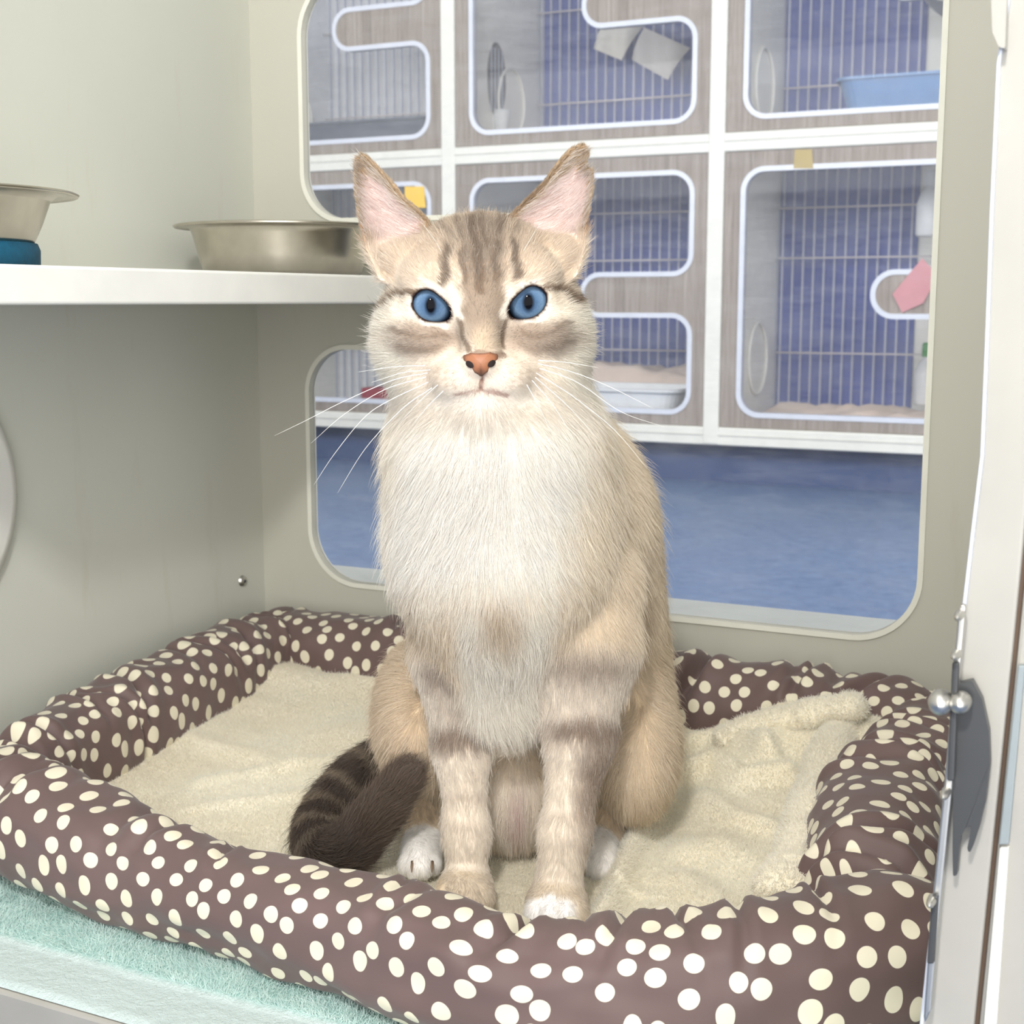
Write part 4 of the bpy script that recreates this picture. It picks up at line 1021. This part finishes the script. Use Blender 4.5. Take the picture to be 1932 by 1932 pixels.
lift = np.full(n, .26); lift = lift*(1-head)+.26*head; lift = np.where(ear > .5, .30, lift); lift = np.where(ein > .5, .35, lift); lift = np.where(tail > .5, .34, lift); lift += rng.normal(size=n)*.08; lift[guard] += .18
K = 5; sgrid = np.linspace(0, 1, K)
D0 = N*lift[:, None]+T*(1-lift[:, None]); D0 /= np.linalg.norm(D0, axis=1)[:, None]
D1 = N*(lift[:, None]*.35)+T+np.array([0, 0, -.18])*(1-ear[:, None]); D1 /= np.linalg.norm(D1, axis=1)[:, None]
pts = np.empty((n, K, 3)); 
for i, s_ in enumerate(sgrid): pts[:, i] = P-N*.0003+ln[:, None]*(D0*(s_-.5*s_*s_)+D1*(.5*s_*s_))
rad0 = np.where(head > .5, .000066, .000082); rad0 = np.where(tail > .5, .00011, rad0); rad0 = np.where(ear > .5, .00007, rad0); rad0 = np.where(L_ > .5, .00009, rad0)
rad = rad0[:, None]*np.array([1., .95, .8, .55, .15])[None]
col = coat(P); col *= rng.normal(1., .055, n)[:, None]
light = rng.random(n) < .10; col[light] = col[light]*.6+np.array([250, 240, 222])*.4*(1-.45*tail[light, None])
col = np.where(((ein > .5)&(rng.random(n) < .55))[:, None], col*.3+np.array([250, 243, 238])*.7, col)
col = to_lin(np.clip(col, 0, 255))**.68
hc_ = bpy.data.hair_curves.new('fur'); hc_.add_curves([K]*n)
hc_.attributes['position'].data.foreach_set('vector', (pts-CB).astype(np.float32).ravel())
ra = hc_.attributes.get('radius') or hc_.attributes.new('radius', 'FLOAT', 'POINT'); ra.data.foreach_set('value', rad.astype(np.float32).ravel())
fc = hc_.attributes.new('fur_color', 'FLOAT_COLOR', 'CURVE'); fc.data.foreach_set('color', np.c_[col, np.ones(n)].astype(np.float32).ravel())
fur = bpy.data.objects.new('fur', hc_); COL.objects.link(fur); fur.parent = cat
def fibre_mat(name):
    t = NT(name); t.t.nodes.remove(t.b)
    at = t.n('ShaderNodeAttribute', attribute_name='fur_color')
    df = t.n('ShaderNodeBsdfDiffuse'); tr = t.n('ShaderNodeBsdfTranslucent'); gl = t.n('ShaderNodeBsdfGlossy', i_Roughness=.45); gl.inputs[0].default_value = (1, 1, 1, 1)
    m1 = t.n('ShaderNodeMixShader'); m1.inputs[0].default_value = .40; m2 = t.n('ShaderNodeMixShader'); m2.inputs[0].default_value = .03
    t.l(at.outputs[0], df.inputs[0]); t.l(at.outputs[0], tr.inputs[0]); t.l(df.outputs[0], m1.inputs[1]); t.l(tr.outputs[0], m1.inputs[2])
    t.l(m1.outputs[0], m2.inputs[1]); t.l(gl.outputs[0], m2.inputs[2]); t.l(m2.outputs[0], t.out.inputs[0]); return t.m
hc_.materials.append(fibre_mat('cat fur'))
# ------------------------------------------------------------------ plush pile on the fleece and terry loops on the towel
def pile(name, parent, PP, NN, length, lean, radius, cols, mat):
    n = len(PP); K = 4; s = np.linspace(0, 1, K)
    dirn = NN*(1-lean)+rng.normal(size=(n, 3))*.30+np.stack([snoise(PP, 70, 61+k) for k in range(3)], 1)*lean
    dirn /= np.linalg.norm(dirn, axis=1)[:, None]; L = length*rng.uniform(.6, 1.2, n)
    q = PP[:, None]+(dirn[:, None]*s[None, :, None]+rng.normal(size=(n, 1, 3))*.35*(s**2)[None, :, None])*L[:, None, None]
    h_ = bpy.data.hair_curves.new(name); h_.add_curves([K]*n); h_.attributes['position'].data.foreach_set('vector', q.astype(np.float32).ravel())
    ra = h_.attributes.get('radius') or h_.attributes.new('radius', 'FLOAT', 'POINT'); ra.data.foreach_set('value', np.tile(radius*np.array([1, .95, .8, .4]), n).astype(np.float32))
    fc = h_.attributes.new('fur_color', 'FLOAT_COLOR', 'CURVE'); fc.data.foreach_set('color', np.c_[to_lin(np.clip(cols, 0, 255))**.5, np.ones(n)].astype(np.float32).ravel())
    h_.materials.append(mat); o = bpy.data.objects.new(name, h_); COL.objects.link(o); o.parent = parent; o['kind'] = 'stuff'; return o
def surf_pts(o, dens, keep=None):
    me = o.data; nv = len(me.vertices); co = np.empty(nv*3); me.vertices.foreach_get('co', co); co = co.reshape(-1, 3); no = np.empty(nv*3); me.vertices.foreach_get('normal', no); no = no.reshape(-1, 3)
    me.calc_loop_triangles(); T = np.empty(len(me.loop_triangles)*3, np.int32); me.loop_triangles.foreach_get('vertices', T); T = T.reshape(-1, 3)
    t3 = co[T]; ar = .5*np.linalg.norm(np.cross(t3[:, 1]-t3[:, 0], t3[:, 2]-t3[:, 0]), axis=1)
    if keep is not None: ar = ar*keep(t3.mean(1))
    k = np.repeat(np.arange(len(T)), rng.poisson(ar*dens)); r1 = np.sqrt(rng.random(len(k))); r2 = rng.random(len(k)); w = np.stack([1-r1, r1*(1-r2), r1*r2], 1)
    P_ = np.einsum('ij,ijk->ik', w, co[T[k]]); N_ = np.einsum('ij,ijk->ik', w, no[T[k]]); N_ /= np.linalg.norm(N_, axis=1)[:, None]; return P_, N_
fm = fibre_mat('fleece pile')
def fleece_cols(P_):
    c = np.tile(np.array([248, 240, 216.]), (len(P_), 1)); c = mixc(c, (236, 222, 190), np.clip(.5+.8*snoise(P_, 40, 70), 0, 1)*.5); c = mixc(c, (228, 208, 168), np.clip(snoise(P_, 24, 71)-.4, 0, 1)*.6)
    return c*rng.normal(1, .05, len(P_))[:, None]
P_, N_ = surf_pts(pad, 1.2e6); pile('pile', pad, P_, N_, .0019, .18, .00012, fleece_cols(P_), fm)
for o in [o for o in bed.children if o.name.startswith('rolled_edge')]:
    P_, N_ = surf_pts(o, 9e5); pile('pile', o, P_, N_, .0022, .2, .00015, fleece_cols(P_)*.4+np.array([248, 241, 222])*.6, fm)
P_, N_ = surf_pts(tw, 9e5, lambda c: ((c[:, 1] < .64)&(c[:, 1] > .536)&(c[:, 0] < -.2)).astype(float))
tcs = mixc(np.tile(np.array([196, 226, 218.]), (len(P_), 1)), (162, 202, 195), np.clip(.5+snoise(P_, 300, 81), 0, 1)*.6)
pile('pile', tw, P_, N_, .0030, .40, .00018, tcs*rng.normal(1, .05, len(P_))[:, None], fibre_mat('towel pile'))
